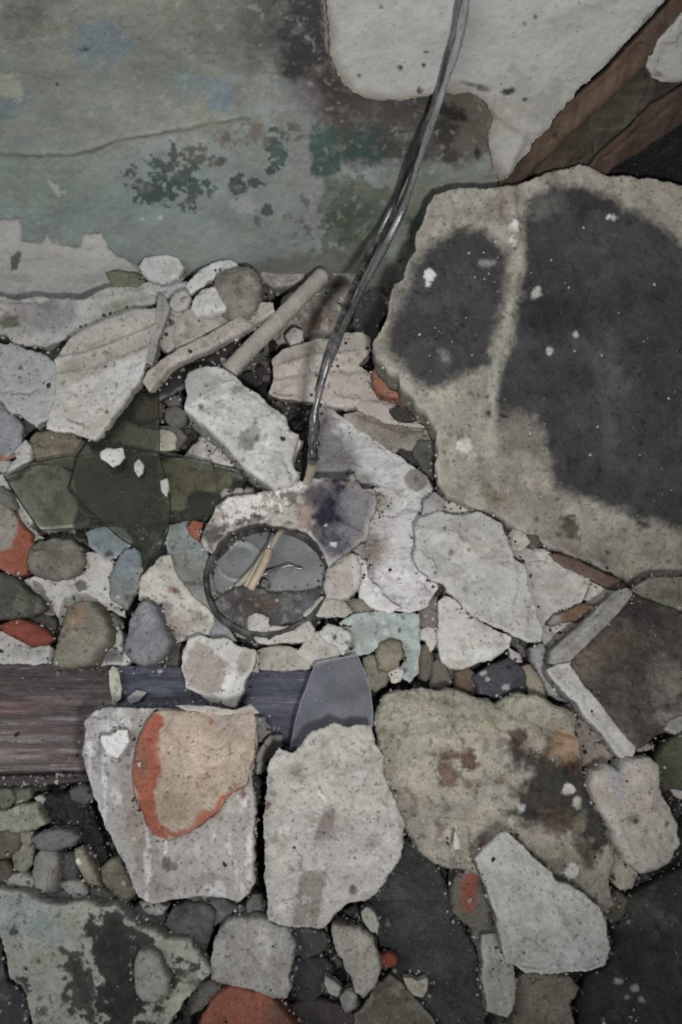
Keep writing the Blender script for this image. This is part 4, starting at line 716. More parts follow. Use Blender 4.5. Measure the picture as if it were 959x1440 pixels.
def rimcol(V, C):
    m_ = np.clip((fbm(V[:, 0]*120, V[:, 1]*120, 4)-.1)/.3+.5, 0, 1)[:, None]; return C*(1-m_*.6)+lin((96, 94, 92))*m_*.6
lathe('rim', [(SR*1.02, -.022), (SR*1.03, -.004), (SR*1.0, .001), (SR*.965, .002), (SR*.935, -.001), (SR*.93, -.010), (SR*.93, -.016)][::1], (44, 43, 46), 'coal', wob=.05, cfun=rimcol, parent=sock, cen=(sx_, sy_, sz_))
def disc_prof():
    p = [(SR*.955, -.0105), (SR*.80, -.0100), (SR*.4, -.0098), (SR*.2, -.0098)]
    return p
lathe('metal_disc', disc_prof(), (112, 114, 116), 'tin', parent=sock, cen=(sx_, sy_, sz_), cfun=lambda V, C: C*np.clip(.85+.3*vn(V[:, 0]*90, V[:, 1]*90, 2), 0, 2)[:, None])
ex, ey, ez = at(336, 788, .0305)
lathe('embossed_ring', [(.0215, -.0004), (.0205, .0010), (.0188, .0015), (.0172, .0010), (.0160, -.0002), (.010, -.0008), (.004, -.0008)], (120, 122, 125), 'tin', parent=sock, cen=(ex, ey, ez), seg=48)
slab('soot_deposit', '298,846 312,838 332,826 352,822 380,830 410,832 440,828 452,824 450,844 436,862 414,876 392,880 366,878 340,880 318,872 304,862', 0, .012, (70, 67, 65), 'char', z=.0385, sy=-.05, rag=2.5, amp=2.5, edge=4, parent=sock,
     ops=(('b', 365, 845, 24, 16, 10, (84, 66, 58), 8, .7), ('b', 420, 850, 20, 14, 0, (92, 94, 98), 10, .6), ('n', 10, 10, .3, .1, (120, 118, 116), .5)))
def zpts(l): return [at(x, y, z) for x, y, z in l]
tube('wire', spline(zpts([(346, 826, .034), (360, 800, .040), (376, 775, .042), (392, 752, .041), (398, 744, .036)]), 24), .0030, (146, 138, 112), 'wire_sheath', sock, seg=10)
tube('wire', spline(zpts([(352, 828, .036), (364, 806, .044), (374, 786, .046), (378, 774, .045)]), 20), .0036, (156, 136, 112), 'wire_sheath', sock, seg=10)
tube('wire', spline(zpts([(332, 826, .033), (346, 812, .036), (360, 796, .037), (372, 776, .036)]), 20), .0028, (132, 128, 104), 'wire_sheath', sock, seg=10)
tube('bare_wire', spline(zpts([(377, 774, .045), (380, 762, .047), (384, 750, .044)]), 12), .0011, (190, 190, 188), 'bare_wire', sock, seg=8)
tube('thin_wire', spline(zpts([(362, 824, .038), (366, 812, .042), (376, 806, .044), (392, 800, .042), (408, 795, .042), (418, 799, .041), (427, 800, .040)]), 30), .0010, (120, 122, 116), 'bare_wire', sock, seg=8)
tube('thin_wire', spline(zpts([(366, 824, .038), (372, 816, .041), (380, 822, .040), (378, 829, .039)]), 14), .0009, (110, 104, 90), 'bare_wire', sock, seg=8)
S('plaster_chunk', 'scorched burnt collar of plaster curving over the round socket', '283,758 290,742 300,728 304,712 322,700 348,697 374,692 392,688 408,684 412,676 424,678 438,674 454,673 470,674 488,674 496,667 502,680 510,688 527,690 528,700 523,718 516,742 514,756 504,764 494,768 484,778 474,784 462,794 457,782 448,766 436,752 418,742 396,736 370,733 346,738 322,748 306,762 298,778 288,770',
  .058, .020, (148, 140, 130), sy=.08, edge=4, rag=2, amp=3, g=2.2, ref=(400, 720), side=(90, 84, 80), shrink=.98, ops=(
  ('n', 9, 8, .1, .1, (84, 77, 72), .8), ('c', 345, 712, 60, 22, -8, (186, 182, 176), .25, 6, .9), ('c', 420, 682, 60, 8, -5, (180, 178, 174), .2, 4, .8), ('c', 330, 745, 40, 14, -20, (60, 54, 52), .3, 5, .8), ('b', 300, 755, 14, 14, 30, (72, 62, 64), 8, .85), ('b', 430, 722, 18, 20, 20, (150, 122, 106), 12, .85),
  ('p', '430,690 452,678 500,680 528,690 524,716 512,752 480,790 456,786 446,762 444,730 436,712', (104, 101, 106), 12, 6, .95), ('b', 462, 716, 19, 46, 12, (30, 26, 48), 18, .97), ('b', 444, 696, 14, 12, 0, (72, 62, 70), 10, .8), ('b', 474, 768, 16, 12, 20, (62, 58, 68), 8, .8),
  ('b', 500, 710, 14, 20, 0, (112, 110, 116), 14, .6), ('b', 470, 766, 5, 4, 0, (186, 186, 188), 2, .8), ('b', 458, 736, 2.5, 3, 0, (176, 176, 180), 1.5, .9), ('b', 375, 745, 40, 6, -5, (124, 120, 112), 5, .6), ('b', 470, 698, 10, 4, 40, (90, 90, 108), 4, .5),
  ('ridge', '290,760 300,735 320,704 400,692', 5, 3), ('ridge', '420,684 500,680 522,700 510,750', 4, 3)))
S('plaster_chunk', 'small tan crumb on the white plate right of the burnt collar', '528,700 534,694 541,700 542,712 534,716 529,708', .044, .01, (142, 130, 114), rag=.8)
for lab, x in (('leftmost of the three pebbles lined up above the burnt collar', 318), ('middle one of the three pebbles lined up above the burnt collar', 335), ('rightmost of the three pebbles lined up above the burnt collar', 349)):
    S('stone', lab, f'{x-7},{692-(x-318)*.03:.0f} {x-3},686 {x+5},687 {x+8},692 {x+3},697 {x-5},697', .046, .02, (128, 124, 114), dome=2, rag=.6, amp=.6)
S('plaster_chunk', 'beige-pink rounded plaster piece right of the socket', '462,802 468,790 480,782 496,776 502,782 508,796 506,814 502,828 492,838 474,840 460,838 456,822', .048, .03, (148, 138, 130), edge=5, dome=4, ops=(('p', '492,772 510,790 512,820 500,840 496,812', (168, 164, 160), 4, 2, .8),))
S('plaster_chunk', 'white crumbly ridge between the beige-pink piece and the large white plate', '500,778 512,790 516,806 524,820 540,836 560,852 548,862 524,852 508,838 504,820', .040, .02, (178, 176, 175), rag=2.5)
S('stone', 'brown-grey stone under the beige-pink rounded piece', '468,842 490,840 506,844 524,856 522,866 504,866 486,856', .026, .03, (112, 102, 94), facets=2)
S('plaster_chunk', 'sharp wedge of pale plaster below right of the socket', '420,866 436,856 452,842 466,840 484,846 496,856 486,862 466,866 444,866', .040, .02, (154, 150, 142), facets=2, edge=3)
S('charcoal_lump', 'black burnt lump below the sharp pale wedge', '438,868 474,866 480,874 462,886 444,884', .012, .012, (34, 32, 32))
S('plaster_chunk', 'pale horizontal plaster bar below the socket', '360,886 372,880 400,882 420,876 434,874 441,884 440,896 424,902 396,902 364,904 358,896', .040, .022, (154, 149, 140), edge=5, rag=1.2)
S('plaster_chunk', 'pale blocky plaster piece directly under the socket rim', '348,866 360,862 376,868 378,880 366,886 360,896 350,882', .044, .02, (152, 148, 140), facets=2)
S('stone', 'grey-brown chip left of the blocky piece under the socket', '326,880 338,868 350,870 356,884 346,896 332,896', .036, .02, (120, 114, 104), facets=2)
S('charcoal_lump', 'black coal lump below the round socket', '330,900 342,892 358,892 362,904 356,916 342,916', .022, .02, (26, 25, 26), m='coal', facets=3)
S('plaster_chunk', 'pale beige plaster piece above the board below the horizontal bar', '360,912 378,906 404,908 416,914 430,930 436,938 400,940 364,938 358,926', .032, .025, (146, 140, 128), facets=2)
S('plaster_chunk', 'small white plaster piece at the edge of the board left of the pale beige piece', '344,920 358,916 364,928 360,942 348,940', .036, .02, (152, 148, 140), facets=2)
S('plaster_chunk', 'light pentagonal plaster piece above the frosted glass', '418,918 430,902 446,888 460,896 474,906 478,922 462,930 444,936 436,934', .036, .025, (154, 150, 142), facets=2)
S('plaster_chunk', 'white crumbly plaster lump with dark pits above the frosted glass', '450,890 462,880 480,882 494,890 492,906 482,922 474,906 458,898', .042, .02, (164, 162, 156), rag=3, ops=(('b', 470, 896, 3, 4, 0, (60, 56, 52), 1.5, .9), ('b', 488, 904, 4, 3, 0, (70, 66, 62), 2, .8)))
S('painted_plaster', 'mint-green painted plaster chunk below the large white plate', '478,876 500,864 530,860 560,862 588,864 588,900 588,946 576,960 566,952 560,940 572,926 566,908 552,904 538,908 520,918 500,922 486,922 492,900', .030, .025, (136, 148, 144), rag=2, ops=(
  ('b', 520, 890, 34, 18, 0, (124, 128, 122), 14, .8), ('b', 496, 914, 10, 6, 0, (150, 152, 150), 4, .7), ('b', 570, 930, 14, 30, 0, (122, 140, 136), 10, .6), ('b', 556, 956, 14, 10, 0, (166, 164, 160), 4, .8), ('b', 568, 944, 4, 4, 0, (70, 74, 76), 2, .8), ('b', 496, 910, 4, 3, 0, (66, 68, 70), 2, .8), ('b', 566, 868, 3, 3, 0, (60, 70, 70), 1.5, .9),
  ('b', 562, 886, 3, 3, 0, (60, 70, 70), 1.5, .9), ('n', 12, 12, .35, .1, (168, 170, 166), .6)))
S('stone', 'tan pebble set in the mint-green chunk', '530,922 536,906 550,900 562,904 567,918 558,934 546,944 534,940', .038, .02, (112, 104, 84), dome=5)
S('stone', 'olive-grey stone right of the frosted glass', '510,924 524,920 534,936 544,946 545,962 530,972 520,966 514,944', .026, .03, (108, 104, 88), dome=4)
S('plaster_chunk', 'white chip left of the boulder, below the tan pebble', '546,944 556,936 568,944 562,956 552,960', .030, .015, (168, 164, 158), rag=1.5)
# ---------------------------------------------------------------- board and what lies on it
bd = thing('wooden_board', tuple(at(200, 1010, .0)), 'dark reddish-brown wooden board lying under the two large mortar blocks', 'board')
slab('plank', '-220,928 0,932 120,934 250,937 470,942 468,1062 350,1074 130,1082 -220,1094', .024, .020, (88, 70, 66), 'board_wood', parent=bd, sy=.0, rag=.4, edge=2, amp=.8, shift=.0, shrink=1, ref=(200, 1010), side=(40, 33, 32), clip=(-40, 900, 500, 1120), ops=(
  ('n', 120, 7, .0, .3, (60, 48, 48), .7), ('n', 90, 5, .25, .2, (128, 118, 114), .7), ('n', 150, 12, .3, .3, (98, 58, 52), .5), ('p', '-220,925 470,935 470,975 330,962 120,985 -220,990', (60, 50, 50), 26, 10, .75), ('p', '160,930 480,935 480,1070 220,1070 170,1000', (58, 63, 84), 22, 8, .9), ('n', 80, 5, .2, .2, (50, 52, 60), .4)))  # dark band along the board's top edge is shadow put into the colour
slab('board_edge', '-220,1092 0,1088 130,1084 132,1100 0,1108 -220,1114', .012, .010, (46, 36, 34), 'board_wood', parent=bd, sy=.1, rag=.4, edge=2, amp=.5, clip=(-40, 1060, 200, 1120), shift=0, shrink=1)
S('wood_splinter', 'cream upright splinter lying across the board', '154,944 158,938 165,940 167,952 170,968 168,982 160,990 157,972', .034, .005, (156, 152, 136), m='plaster', rag=1, edge=1.5, amp=.5, ops=(('b', 164, 956, 2, 4, 0, (90, 90, 86), 1.5, .8),))
S('plaster_chunk', 'small white crumb strip on the board below the cream splinter', '180,982 192,972 204,974 196,984 184,988', .030, .005, (134, 134, 134), rag=1)
S('plaster_chunk', 'white and pink squarish plaster chunk lying on the board', '258,914 266,900 282,894 300,900 318,898 336,910 360,914 354,942 344,956 340,972 330,993 314,990 296,986 280,974 262,966 257,940', .048, .022, (164, 160, 154), rag=1.8, edge=3, ops=(
  ('p', '266,914 276,900 290,906 302,916 316,930 318,950 308,972 290,976 264,964 258,944', (140, 126, 120), 3, 4, .95), ('p', '340,914 358,916 350,944 338,950 334,930', (134, 122, 116), 3, 3, .85), ('b', 322, 960, 6, 22, 15, (180, 178, 174), 4, .7)))
# left mortar block with its brick
lb_ = thing('brick_block', tuple(at(240, 1135, .02)), 'large broken block of white mortar with an orange-edged beige brick face', 'brick')
slab('mortar_coat', '114,1062 120,1040 118,1014 132,1000 150,992 176,992 206,994 240,996 300,1004 352,1002 360,1020 358,1060 352,1090 358,1130 356,1180 357,1240 350,1256 336,1268 318,1264 296,1260 270,1262 240,1266 216,1270 194,1262 184,1240 170,1206 150,1166 138,1140 126,1096', .080, .055, (142, 137, 132), 'plaster', parent=lb_, sy=.03, sx=.04, edge=5, rag=1.8, amp=3, g=2.5, shift=.2, side=(110, 106, 104), ops=(
  ('p', '110,1060 116,1000 160,992 190,1000 186,1060 190,1120 210,1200 214,1268 186,1262 150,1170 124,1100', (136, 134, 134), 14, 6, .7), ('p', '160,1050 194,1090 218,1180 244,1262 208,1268 186,1200 168,1120', (128, 115, 106), 8, 5, .75), ('n', 9, 34, .22, .12, (186, 184, 182), .55),
  ('b', 232, 1216, 9, 11, 0, (76, 72, 68), 3, .85), ('b', 243, 1218, 7, 6, 0, (82, 78, 74), 3, .8), ('b', 292, 1235, 12, 10, 0, (128, 118, 108), 5, .8), ('b', 280, 1190, 22, 10, 70, (146, 134, 128), 6, .6), ('b', 342, 1118, 5, 8, 0, (120, 84, 70), 3, .9), ('b', 318, 1180, 8, 4, 0, (130, 124, 120), 3, .6),
  ('b', 160, 1022, 18, 16, 0, (150, 148, 148), 8, .6), ('b', 182, 1040, 8, 14, 0, (128, 116, 106), 5, .6), ('n', 10, 10, .42, .08, (70, 64, 60), .5), ('slab', '190,1000 214,1180 250,1190 366,1110 366,1300 160,1300 120,1000', 20, 0)))
slab('brick_face', '206,1012 216,1000 250,998 300,1001 357,1001 361,1016 358,1052 352,1080 346,1104 330,1112 318,1122 308,1140 290,1152 270,1168 250,1178 236,1182 220,1176 206,1160 200,1140 190,1116 186,1090 188,1064 194,1040', .088, .012, (150, 130, 110), 'brick', parent=lb_, sy=.03, sx=.03, edge=4, rag=1.4, amp=2, g=2.3, shift=.1, side=(140, 66, 46), ops=(
  ('p', '184,1090 188,1050 200,1010 218,1000 232,1008 222,1040 228,1080 216,1110 222,1150 240,1182 214,1176 200,1150', (150, 66, 44), 3, 4, .97), ('b', 200, 1070, 9, 34, 0, (118, 76, 58), 6, .75), ('l', '222,1160 246,1174 270,1164 300,1144 312,1122 345,1108', 5, (152, 68, 46), .95), ('b', 288, 1148, 12, 6, -30, (150, 68, 48), 3, .9),
  ('b', 297, 1018, 4, 5, 0, (146, 78, 56), 2, .9), ('b', 278, 1105, 3, 4, 0, (150, 84, 64), 2, .9), ('b', 330, 1104, 4, 3, 0, (150, 90, 70), 2, .8), ('b', 282, 1060, 50, 30, 0, (168, 146, 128), 24, .5), ('b', 245, 1140, 24, 18, 0, (134, 112, 84), 12, .7), ('b', 243, 1092, 14, 12, 0, (148, 124, 98), 8, .5), ('b', 330, 1020, 26, 12, 0, (140, 126, 120), 12, .5),
  ('n', 14, 14, .4, .1, (120, 98, 80), .4)))
S('plaster_chunk', 'bright white flake lying on the upper left corner of the brick block', '142,1036 156,1034 166,1028 178,1028 179,1042 172,1054 164,1064 152,1060 146,1048', .092, .008, (182, 181, 179), rag=1.2, edge=2)
S('plaster_chunk', 'thin pale rim piece along the upper edge of the brick face', '248,992 290,994 330,1000 352,992 362,1002 340,1006 300,1002 262,998', .090, .008, (140, 132, 122), rag=1, edge=2)
S('stone', 'grey mortar lump between the brick block and the middle block', '360,1072 366,1050 380,1034 394,1032 396,1046 386,1062 374,1084 362,1088', .040, .04, (128, 122, 114), facets=2)
S('stone', 'small grey stone at the upper right corner of the brick block', '356,1010 370,1008 380,1022 374,1040 362,1044', .034, .035, (112, 110, 108), facets=2)
S('charcoal_lump', 'black crumbly coal between the brick block and the middle block', '346,1100 358,1092 368,1098 366,1130 360,1140 354,1120', .040, .03, (34, 34, 36), m='coal', rag=2)
S('mortar_lump', 'large rough pale grey mortar block in the middle of the lower row', '372,1162 376,1110 378,1070 392,1052 412,1058 426,1046 436,1030 456,1026 470,1018 490,1022 504,1018 522,1020 528,1046 540,1062 540,1090 550,1116 560,1140 568,1160 566,1186 562,1206 548,1230 530,1252 514,1268 496,1268 484,1272 472,1284 454,1306 436,1302 404,1300 378,1294 374,1240', .078, .055, (150, 145, 138), m='plaster', sy=.03, sx=-.02, edge=7, rag=2.6, amp=5, g=2.4, shift=.2, side=(116, 112, 106), ops=(
  ('p', '366,1050 384,1070 380,1130 378,1300 360,1300', (128, 124, 118), 8, 4, .8), ('p', '440,1182 454,1140 470,1136 470,1164 474,1184', (120, 106, 102), 3, 3, .95), ('p', '420,1240 428,1226 462,1224 452,1260 446,1302 410,1302', (122, 111, 103), 3, 3, .95), ('b', 456, 1042, 8, 8, 0, (132, 122, 112), 4, .8), ('b', 412, 1082, 14, 8, 0, (122, 116, 106), 5, .7),
  ('b', 376, 1133, 4, 4, 0, (84, 50, 44), 2, .95), ('b', 500, 1180, 50, 16, 0, (142, 138, 132), 14, .5), ('b', 496, 1250, 7, 7, 0, (60, 56, 54), 3, .8), ('b', 548, 1170, 10, 40, -10, (146, 142, 136), 8, .6), ('l', '452,1112 456,1126', 2, (190, 188, 184), .8), ('n', 9, 9, .42, .08, (96, 90, 86), .5), ('n', 16, 16, .35, .2, (172, 170, 168), .4),
  ('ridge', '545,1070 540,1130 530,1190', 8, -4), ('ridge', '552,1120 560,1180', 8, 4), ('ridge', '400,1190 470,1184 540,1200', 16, 4), ('dent', 412, 1082, 9, 6), ('dent', 456, 1042, 7, 4), ('ridge', '440,1230 420,1300', 12, -2)))
# ---------------------------------------------------------------- bottom left
S('charcoal_lump', 'deep black coal heap between the board and the brick block', '52,1150 54,1124 72,1114 96,1118 120,1124 132,1140 136,1166 152,1204 164,1232 150,1246 134,1226 118,1196 100,1180 84,1170 62,1164', .020, .02, (20, 20, 23), m='coal', rag=3, amp=6, wl=14)
S('stone', 'dark grey lump at the end of the board above the black coal', '96,1112 112,1106 128,1108 130,1122 118,1130 102,1124', .030, .03, (86, 86, 84), facets=2)
S('plaster_chunk', 'small white crumb at the upper left of the black coal', '48,1122 56,1118 62,1124 56,1130', .030, .02, (150, 148, 140), rag=.8)
S('stone', 'pale olive flat plaster stone at the left edge below the board', '-30,1148 6,1142 30,1134 50,1130 56,1148 62,1158 50,1166 24,1168 -30,1168', .036, .04, (126, 124, 106), rag=2, ops=(('n', 12, 12, .3, .1, (150, 148, 132), .6),))
S('stone', 'grey-green stone at the left edge just under the board', '-30,1112 12,1110 20,1122 10,1140 -30,1144', .028, .03, (92, 92, 80), facets=2)
S('stone', 'small mottled stone under the board, second from the left edge', '18,1112 40,1110 42,1120 30,1132 16,1134', .024, .03, (98, 96, 80), facets=2)
S('stone', 'olive-brown bulky stone at the left edge below the pale olive one', '-40,1170 14,1168 30,1174 26,1192 10,1206 -40,1212', .034, .04, (88, 84, 68), dome=6)
S('stone', 'greenish-tan pebble right of the bulky olive stone', '18,1196 32,1188 46,1192 44,1212 30,1226 18,1222', .030, .03, (112, 112, 94), facets=2)
S('stone', 'dark brown stone in the lower left cluster at the frame edge', '-40,1212 8,1208 20,1226 12,1246 -40,1252', .022, .03, (76, 70, 58), dome=4)
S('stone', 'small pale stone wedged beside the greenish-tan pebble', '28,1172 44,1168 48,1178 40,1188 30,1186', .036, .02, (128, 126, 110), facets=2)
S('stone', 'long grey oval stone on top of the lower left pebble cluster', '44,1180 56,1172 84,1168 100,1170 108,1178 100,1188 78,1194 54,1194', .044, .022, (94, 94, 96), dome=5)
S('stone', 'warm grey long stone standing in the lower left pebble cluster', '44,1226 50,1206 58,1194 74,1192 80,1208 80,1240 80,1254 64,1256 50,1246', .036, .035, (118, 114, 108), dome=6)
S('stone', 'dark slate stone beside the warm grey long stone', '82,1200 104,1198 108,1216 104,1240 90,1242 82,1234', .028, .03, (68, 66, 68), facets=2)
S('stone', 'tan bean-shaped stone right of the dark slate stone', '104,1194 114,1192 124,1212 136,1234 138,1244 124,1242 112,1226 106,1212', .034, .02, (124, 118, 98), dome=4, ops=(('b', 110, 1211, 4, 4, 0, (186, 184, 164), 2, .9),))
S('stone', 'white-veined pebble between the bean-shaped and warm grey stones', '84,1244 98,1238 112,1240 120,1260 114,1270 98,1262', .028, .03, (126, 124, 118), facets=2, rag=2)
S('stone', 'dark grey flat stone below the warm grey long stone', '60,1258 84,1250 100,1256 104,1268 80,1272 64,1270', .026, .03, (66, 66, 64), dome=3)
S('plaster_chunk', 'pale plaster piece above the tip of the painted slab at lower left', '6,1244 14,1232 30,1228 46,1240 54,1254 58,1266 40,1262 20,1254', .030, .03, (138, 134, 124), facets=2)
S('stone', 'olive boulder against the lower left side of the brick block', '140,1222 152,1210 168,1206 180,1230 190,1258 176,1268 158,1256 144,1240', .030, .04, (92, 88, 72), dome=5, ops=(('b', 156, 1218, 10, 8, 0, (120, 116, 88), 5, .6),))
S('stone', 'dark grey stone between the pebble cluster and painted slab', '122,1250 140,1246 158,1258 168,1272 150,1274 132,1270', .024, .03, (64, 62, 60), dome=4)
S('painted_plaster', 'large pale green painted plaster slab with charred patches in the lower left corner', '-120,1252 0,1254 18,1254 34,1258 52,1270 74,1276 100,1272 126,1270 142,1278 160,1274 172,1282 178,1294 196,1306 224,1314 232,1322 262,1324 272,1338 284,1352 296,1368 282,1380 264,1398 250,1420 236,1440 220,1560 60,1560 48,1440 40,1410 32,1386 14,1374 8,1340 0,1310 -120,1300', .052, .04, (136, 138, 124), m='plaster', sy=.0, rag=2, edge=4, amp=3, g=2.5, ref=(150, 1350),
  clip=(-40, 1200, 400, 1480), ops=(('b', 30, 1290, 50, 30, 20, (124, 134, 136), 18, .8), ('n', 24, 18, .25, .15, (150, 150, 138), .5), ('p', '140,1318 152,1300 164,1294 172,1300 168,1316 178,1328 196,1336 206,1350 200,1400 186,1420 184,1500 152,1500 150,1440 144,1380 134,1340', (46, 44, 42), 4, 16, .97),
  ('c', 168, 1320, 50, 42, 20, (44, 42, 40), .15, 11, .95), ('c', 178, 1410, 50, 50, 0, (42, 41, 40), .15, 11, .95), ('c', 250, 1372, 40, 24, 10, (46, 43, 38), .2, 9, .92), ('c', 112, 1390, 26, 60, -15, (50, 48, 45), .2, 9, .9), ('c', 20, 1410, 26, 50, 0, (44, 44, 44), .2, 9, .9), ('p', '100,1352 112,1346 120,1362 124,1390 134,1420 136,1440 124,1440 114,1400 102,1372', (54, 52, 48), 4, 4, .9), ('b', 19, 1310, 6, 5, 0, (58, 58, 52), 2, .9), ('b', 87, 1333, 4, 5, 0, (58, 58, 52), 2, .9), ('b', 93, 1405, 5, 8, -10, (60, 60, 54), 3, .9), ('b', 58, 1424, 9, 9, 0, (78, 80, 68), 3, .9), ('b', 124, 1314, 3, 4, 0, (60, 58, 54), 2, .9),
  ('b', 60, 1302, 12, 18, -25, (104, 122, 118), 6, .6), ('n', 9, 9, .42, .06, (60, 60, 56), .6), ('b', 256, 1400, 14, 34, 30, (150, 150, 126), 8, .7), ('b', 240, 1330, 14, 8, 0, (140, 138, 116), 6, .6)))
S('stone', 'smooth grey oval stone set in the charred patch of the painted slab', '188,1350 196,1338 212,1336 222,1346 228,1362 236,1378 232,1398 218,1410 200,1408 192,1396 188,1376', .062, .02, (124, 122, 116), dome=6)
S('stone', 'dark rubble corner at the bottom left under the painted slab', '-80,1320 0,1322 10,1380 34,1396 44,1440 60,1560 -80,1560', .016, .02, (54, 56, 58), amp=6, rag=3, clip=(-30, 1250, 100, 1470), ref=(5, 1420), ops=(('n', 14, 14, .25, .1, (90, 90, 84), .6),))
for lab, poly, l, t, c in (
    ('dark grey mottled stone below the brick block left corner', '180,1280 200,1272 224,1276 232,1292 224,1306 204,1308 186,1296', .030, .03, (64, 64, 66)),
    ('white-flecked stone below the lower edge of the brick block', '196,1270 212,1268 232,1278 226,1286 206,1284', .038, .015, (128, 126, 122)),
    ('dark slate-grey lump right of the painted slab', '232,1300 240,1278 262,1268 286,1270 300,1284 298,1310 286,1336 270,1330 250,1312', .034, .035, (72, 73, 74)),
    ('grey rounded stone under the lower right corner of the brick block', '264,1262 290,1260 316,1266 330,1276 322,1294 300,1300 280,1282', .030, .03, (90, 89, 88)),
    ('small round grey stone between the two large mortar blocks', '344,1272 354,1258 368,1260 374,1276 362,1288 348,1286', .030, .03, (104, 100, 94)),
    ('small grey-brown stone left of the small round one', '328,1278 340,1274 348,1288 338,1298 326,1292', .026, .03, (92, 88, 82)),
    ('dark charred stone under the middle mortar block', '404,1302 424,1304 452,1310 464,1318 452,1340 424,1348 410,1336', .026, .03, (66, 64, 66)),
    ('bluish-black coal lump below the dark charred stone', '408,1352 430,1346 456,1350 470,1366 460,1392 436,1410 412,1404 404,1380', .022, .03, (52, 54, 58)),
    ('grey pebble at the bottom below the tall mottled stone', '478,1404 490,1394 502,1402 500,1418 486,1424', .030, .02, (116, 114, 108)),
    ('pale chip left of the tall mottled stone', '456,1374 468,1380 478,1390 474,1402 462,1396', .034, .012, (140, 136, 128))):
    S('stone', lab, poly, l, t, c, facets=3, ops=(('n', 12, 12, .25, .15, tuple(min(255, v+26) for v in c), .5),))
S('mortar_lump', 'pale mortar lump with pinkish band below the left mortar blocks', '296,1350 302,1322 318,1298 340,1292 364,1290 380,1300 402,1306 412,1330 412,1352 404,1370 408,1390 402,1404 386,1402 356,1390 320,1386 296,1378', .046, .04, (140, 136, 130), dome=8, rag=3, ops=(('b', 352, 1340, 14, 50, 10, (140, 126, 116), 8, .7), ('b', 370, 1330, 8, 26, 0, (164, 162, 158), 5, .7), ('b', 310, 1310, 20, 10, 0, (108, 104, 98), 8, .6)))
S('brick_fragment', 'orange-red brick piece at the bottom edge of the picture', '262,1560 276,1452 296,1412 312,1394 330,1386 348,1394 372,1396 388,1412 404,1430 420,1452 440,1560', .042, .04, (140, 70, 50), dome=8, clip=(240, 1370, 460, 1480), ref=(345, 1430), ops=(('b', 392, 1425, 22, 16, 20, (108, 70, 60), 10, .8), ('n', 20, 20, .3, .2, (120, 62, 48), .5)))
S('stone', 'grey stone left of the orange-red brick piece', '262,1410 276,1386 296,1378 310,1384 300,1402 284,1420 268,1426', .036, .035, (96, 94, 88), facets=3)
S('mortar_lump', 'tall pale mottled stone in front of the middle mortar block', '468,1326 468,1300 474,1302 488,1306 506,1308 516,1316 524,1320 530,1342 533,1368 528,1388 516,1396 512,1406 502,1396 494,1374 482,1352', .048, .035, (140, 135, 124), dome=5, rag=2.5, facets=2)
S('plaster_chunk', 'small pale splinter stone right of the tall mottled stone top', '508,1282 516,1278 526,1286 532,1300 531,1312 522,1308 514,1296', .046, .02, (138, 134, 124), rag=1.5)
S('brick_fragment', 'tiny red brick chip on the charcoal beside the tall mottled stone', '534,1346 546,1341 558,1346 556,1356 542,1362 535,1356', .034, .012, (130, 52, 40), rag=.8)
S('plaster_chunk', 'cream chip with a pointed corner lying on the charcoal slab', '568,1376 578,1378 590,1382 600,1376 600,1392 594,1402 582,1398 574,1388', .034, .012, (154, 150, 130), rag=.8, edge=2)
S('mortar_lump', 'brown-olive mortar mass at the bottom edge beside the charcoal slab', '506,1560 500,1430 520,1408 528,1390 548,1372 566,1386 580,1404 596,1420 612,1440 620,1560', .026, .03, (94, 86, 72), clip=(480, 1350, 640, 1470), ref=(555, 1420), ops=(('b', 560, 1406, 18, 16, 0, (82, 66, 54), 8, .6), ('n', 14, 14, .25, .15, (120, 114, 100), .5)))
S('charcoal_lump', 'dark sooty slab under the brick at the bottom', '400,1420 440,1404 480,1414 506,1430 510,1560 430,1560', .014, .02, (62, 56, 54), clip=(380, 1380, 520, 1470), ref=(450, 1440))

# ---------------------------------------------------------------- green glass over the left rubble
def shard(label, poly, z, m='bottle_glass', edgec=(22, 30, 24), ref=None, sy=0.0, g=9):
    q = P(poly); o = S('glass_shard', label, poly, z, .0022, (30, 40, 30), m=m, rag=0, amp=0, edge=.3, g=g, sy=sy, shift=0, shrink=1, geo=False, ref=ref)
    me = o.data; vs = [WM[o.name] @ v.co for v in me.vertices]; zt = max(v.co.z for v in me.vertices)
    c = WM[o.name]; cx, cy = q.mean(0) if ref is None else ref
    n = np.array(c.to_3x3().col[2]); O = np.array(c.translation)+n*zt
    pts = [tuple(p) for p in on_plane(np.append(q[:, 0], q[0, 0]), np.append(q[:, 1], q[0, 1]), O, n)]
    full = []
    for a, b in zip(pts[:-1], pts[1:]):
        full += [tuple(np.array(a)*(1-t)+np.array(b)*t) for t in (0, .06, .5, .94)]
    t_ = tube('cut_edge', full+[pts[-1]], .00055, edgec, 'edge_glass', o, seg=6)
    return o
shard('dusty frosted lilac-grey glass shard leaning on the middle mortar block', '444,933 470,927 502,921 512,944 520,966 524,1000 524,1020 500,1030 470,1032 440,1044 409,1050 416,1012 424,986 434,958', .046, m='dusty_glass', edgec=(120, 120, 126), ref=(470, 985), sy=-.05, g=6)
shard('long straight-edged greenish glass pane lying over the left rubble', '6,670 41,652 90,642 150,638 200,637 244,638 300,652 340,662 352,668 330,700 291,729 180,738 56,746 30,708', .044, ref=(180, 690))
shard('dark green pointed glass shard crossing under the long pane', '128,612 162,578 198,548 223,545 224,640 238,690 240,716 236,748 225,776 203,806 199,776 168,756 120,712 96,686 108,640', .050, ref=(180, 670))
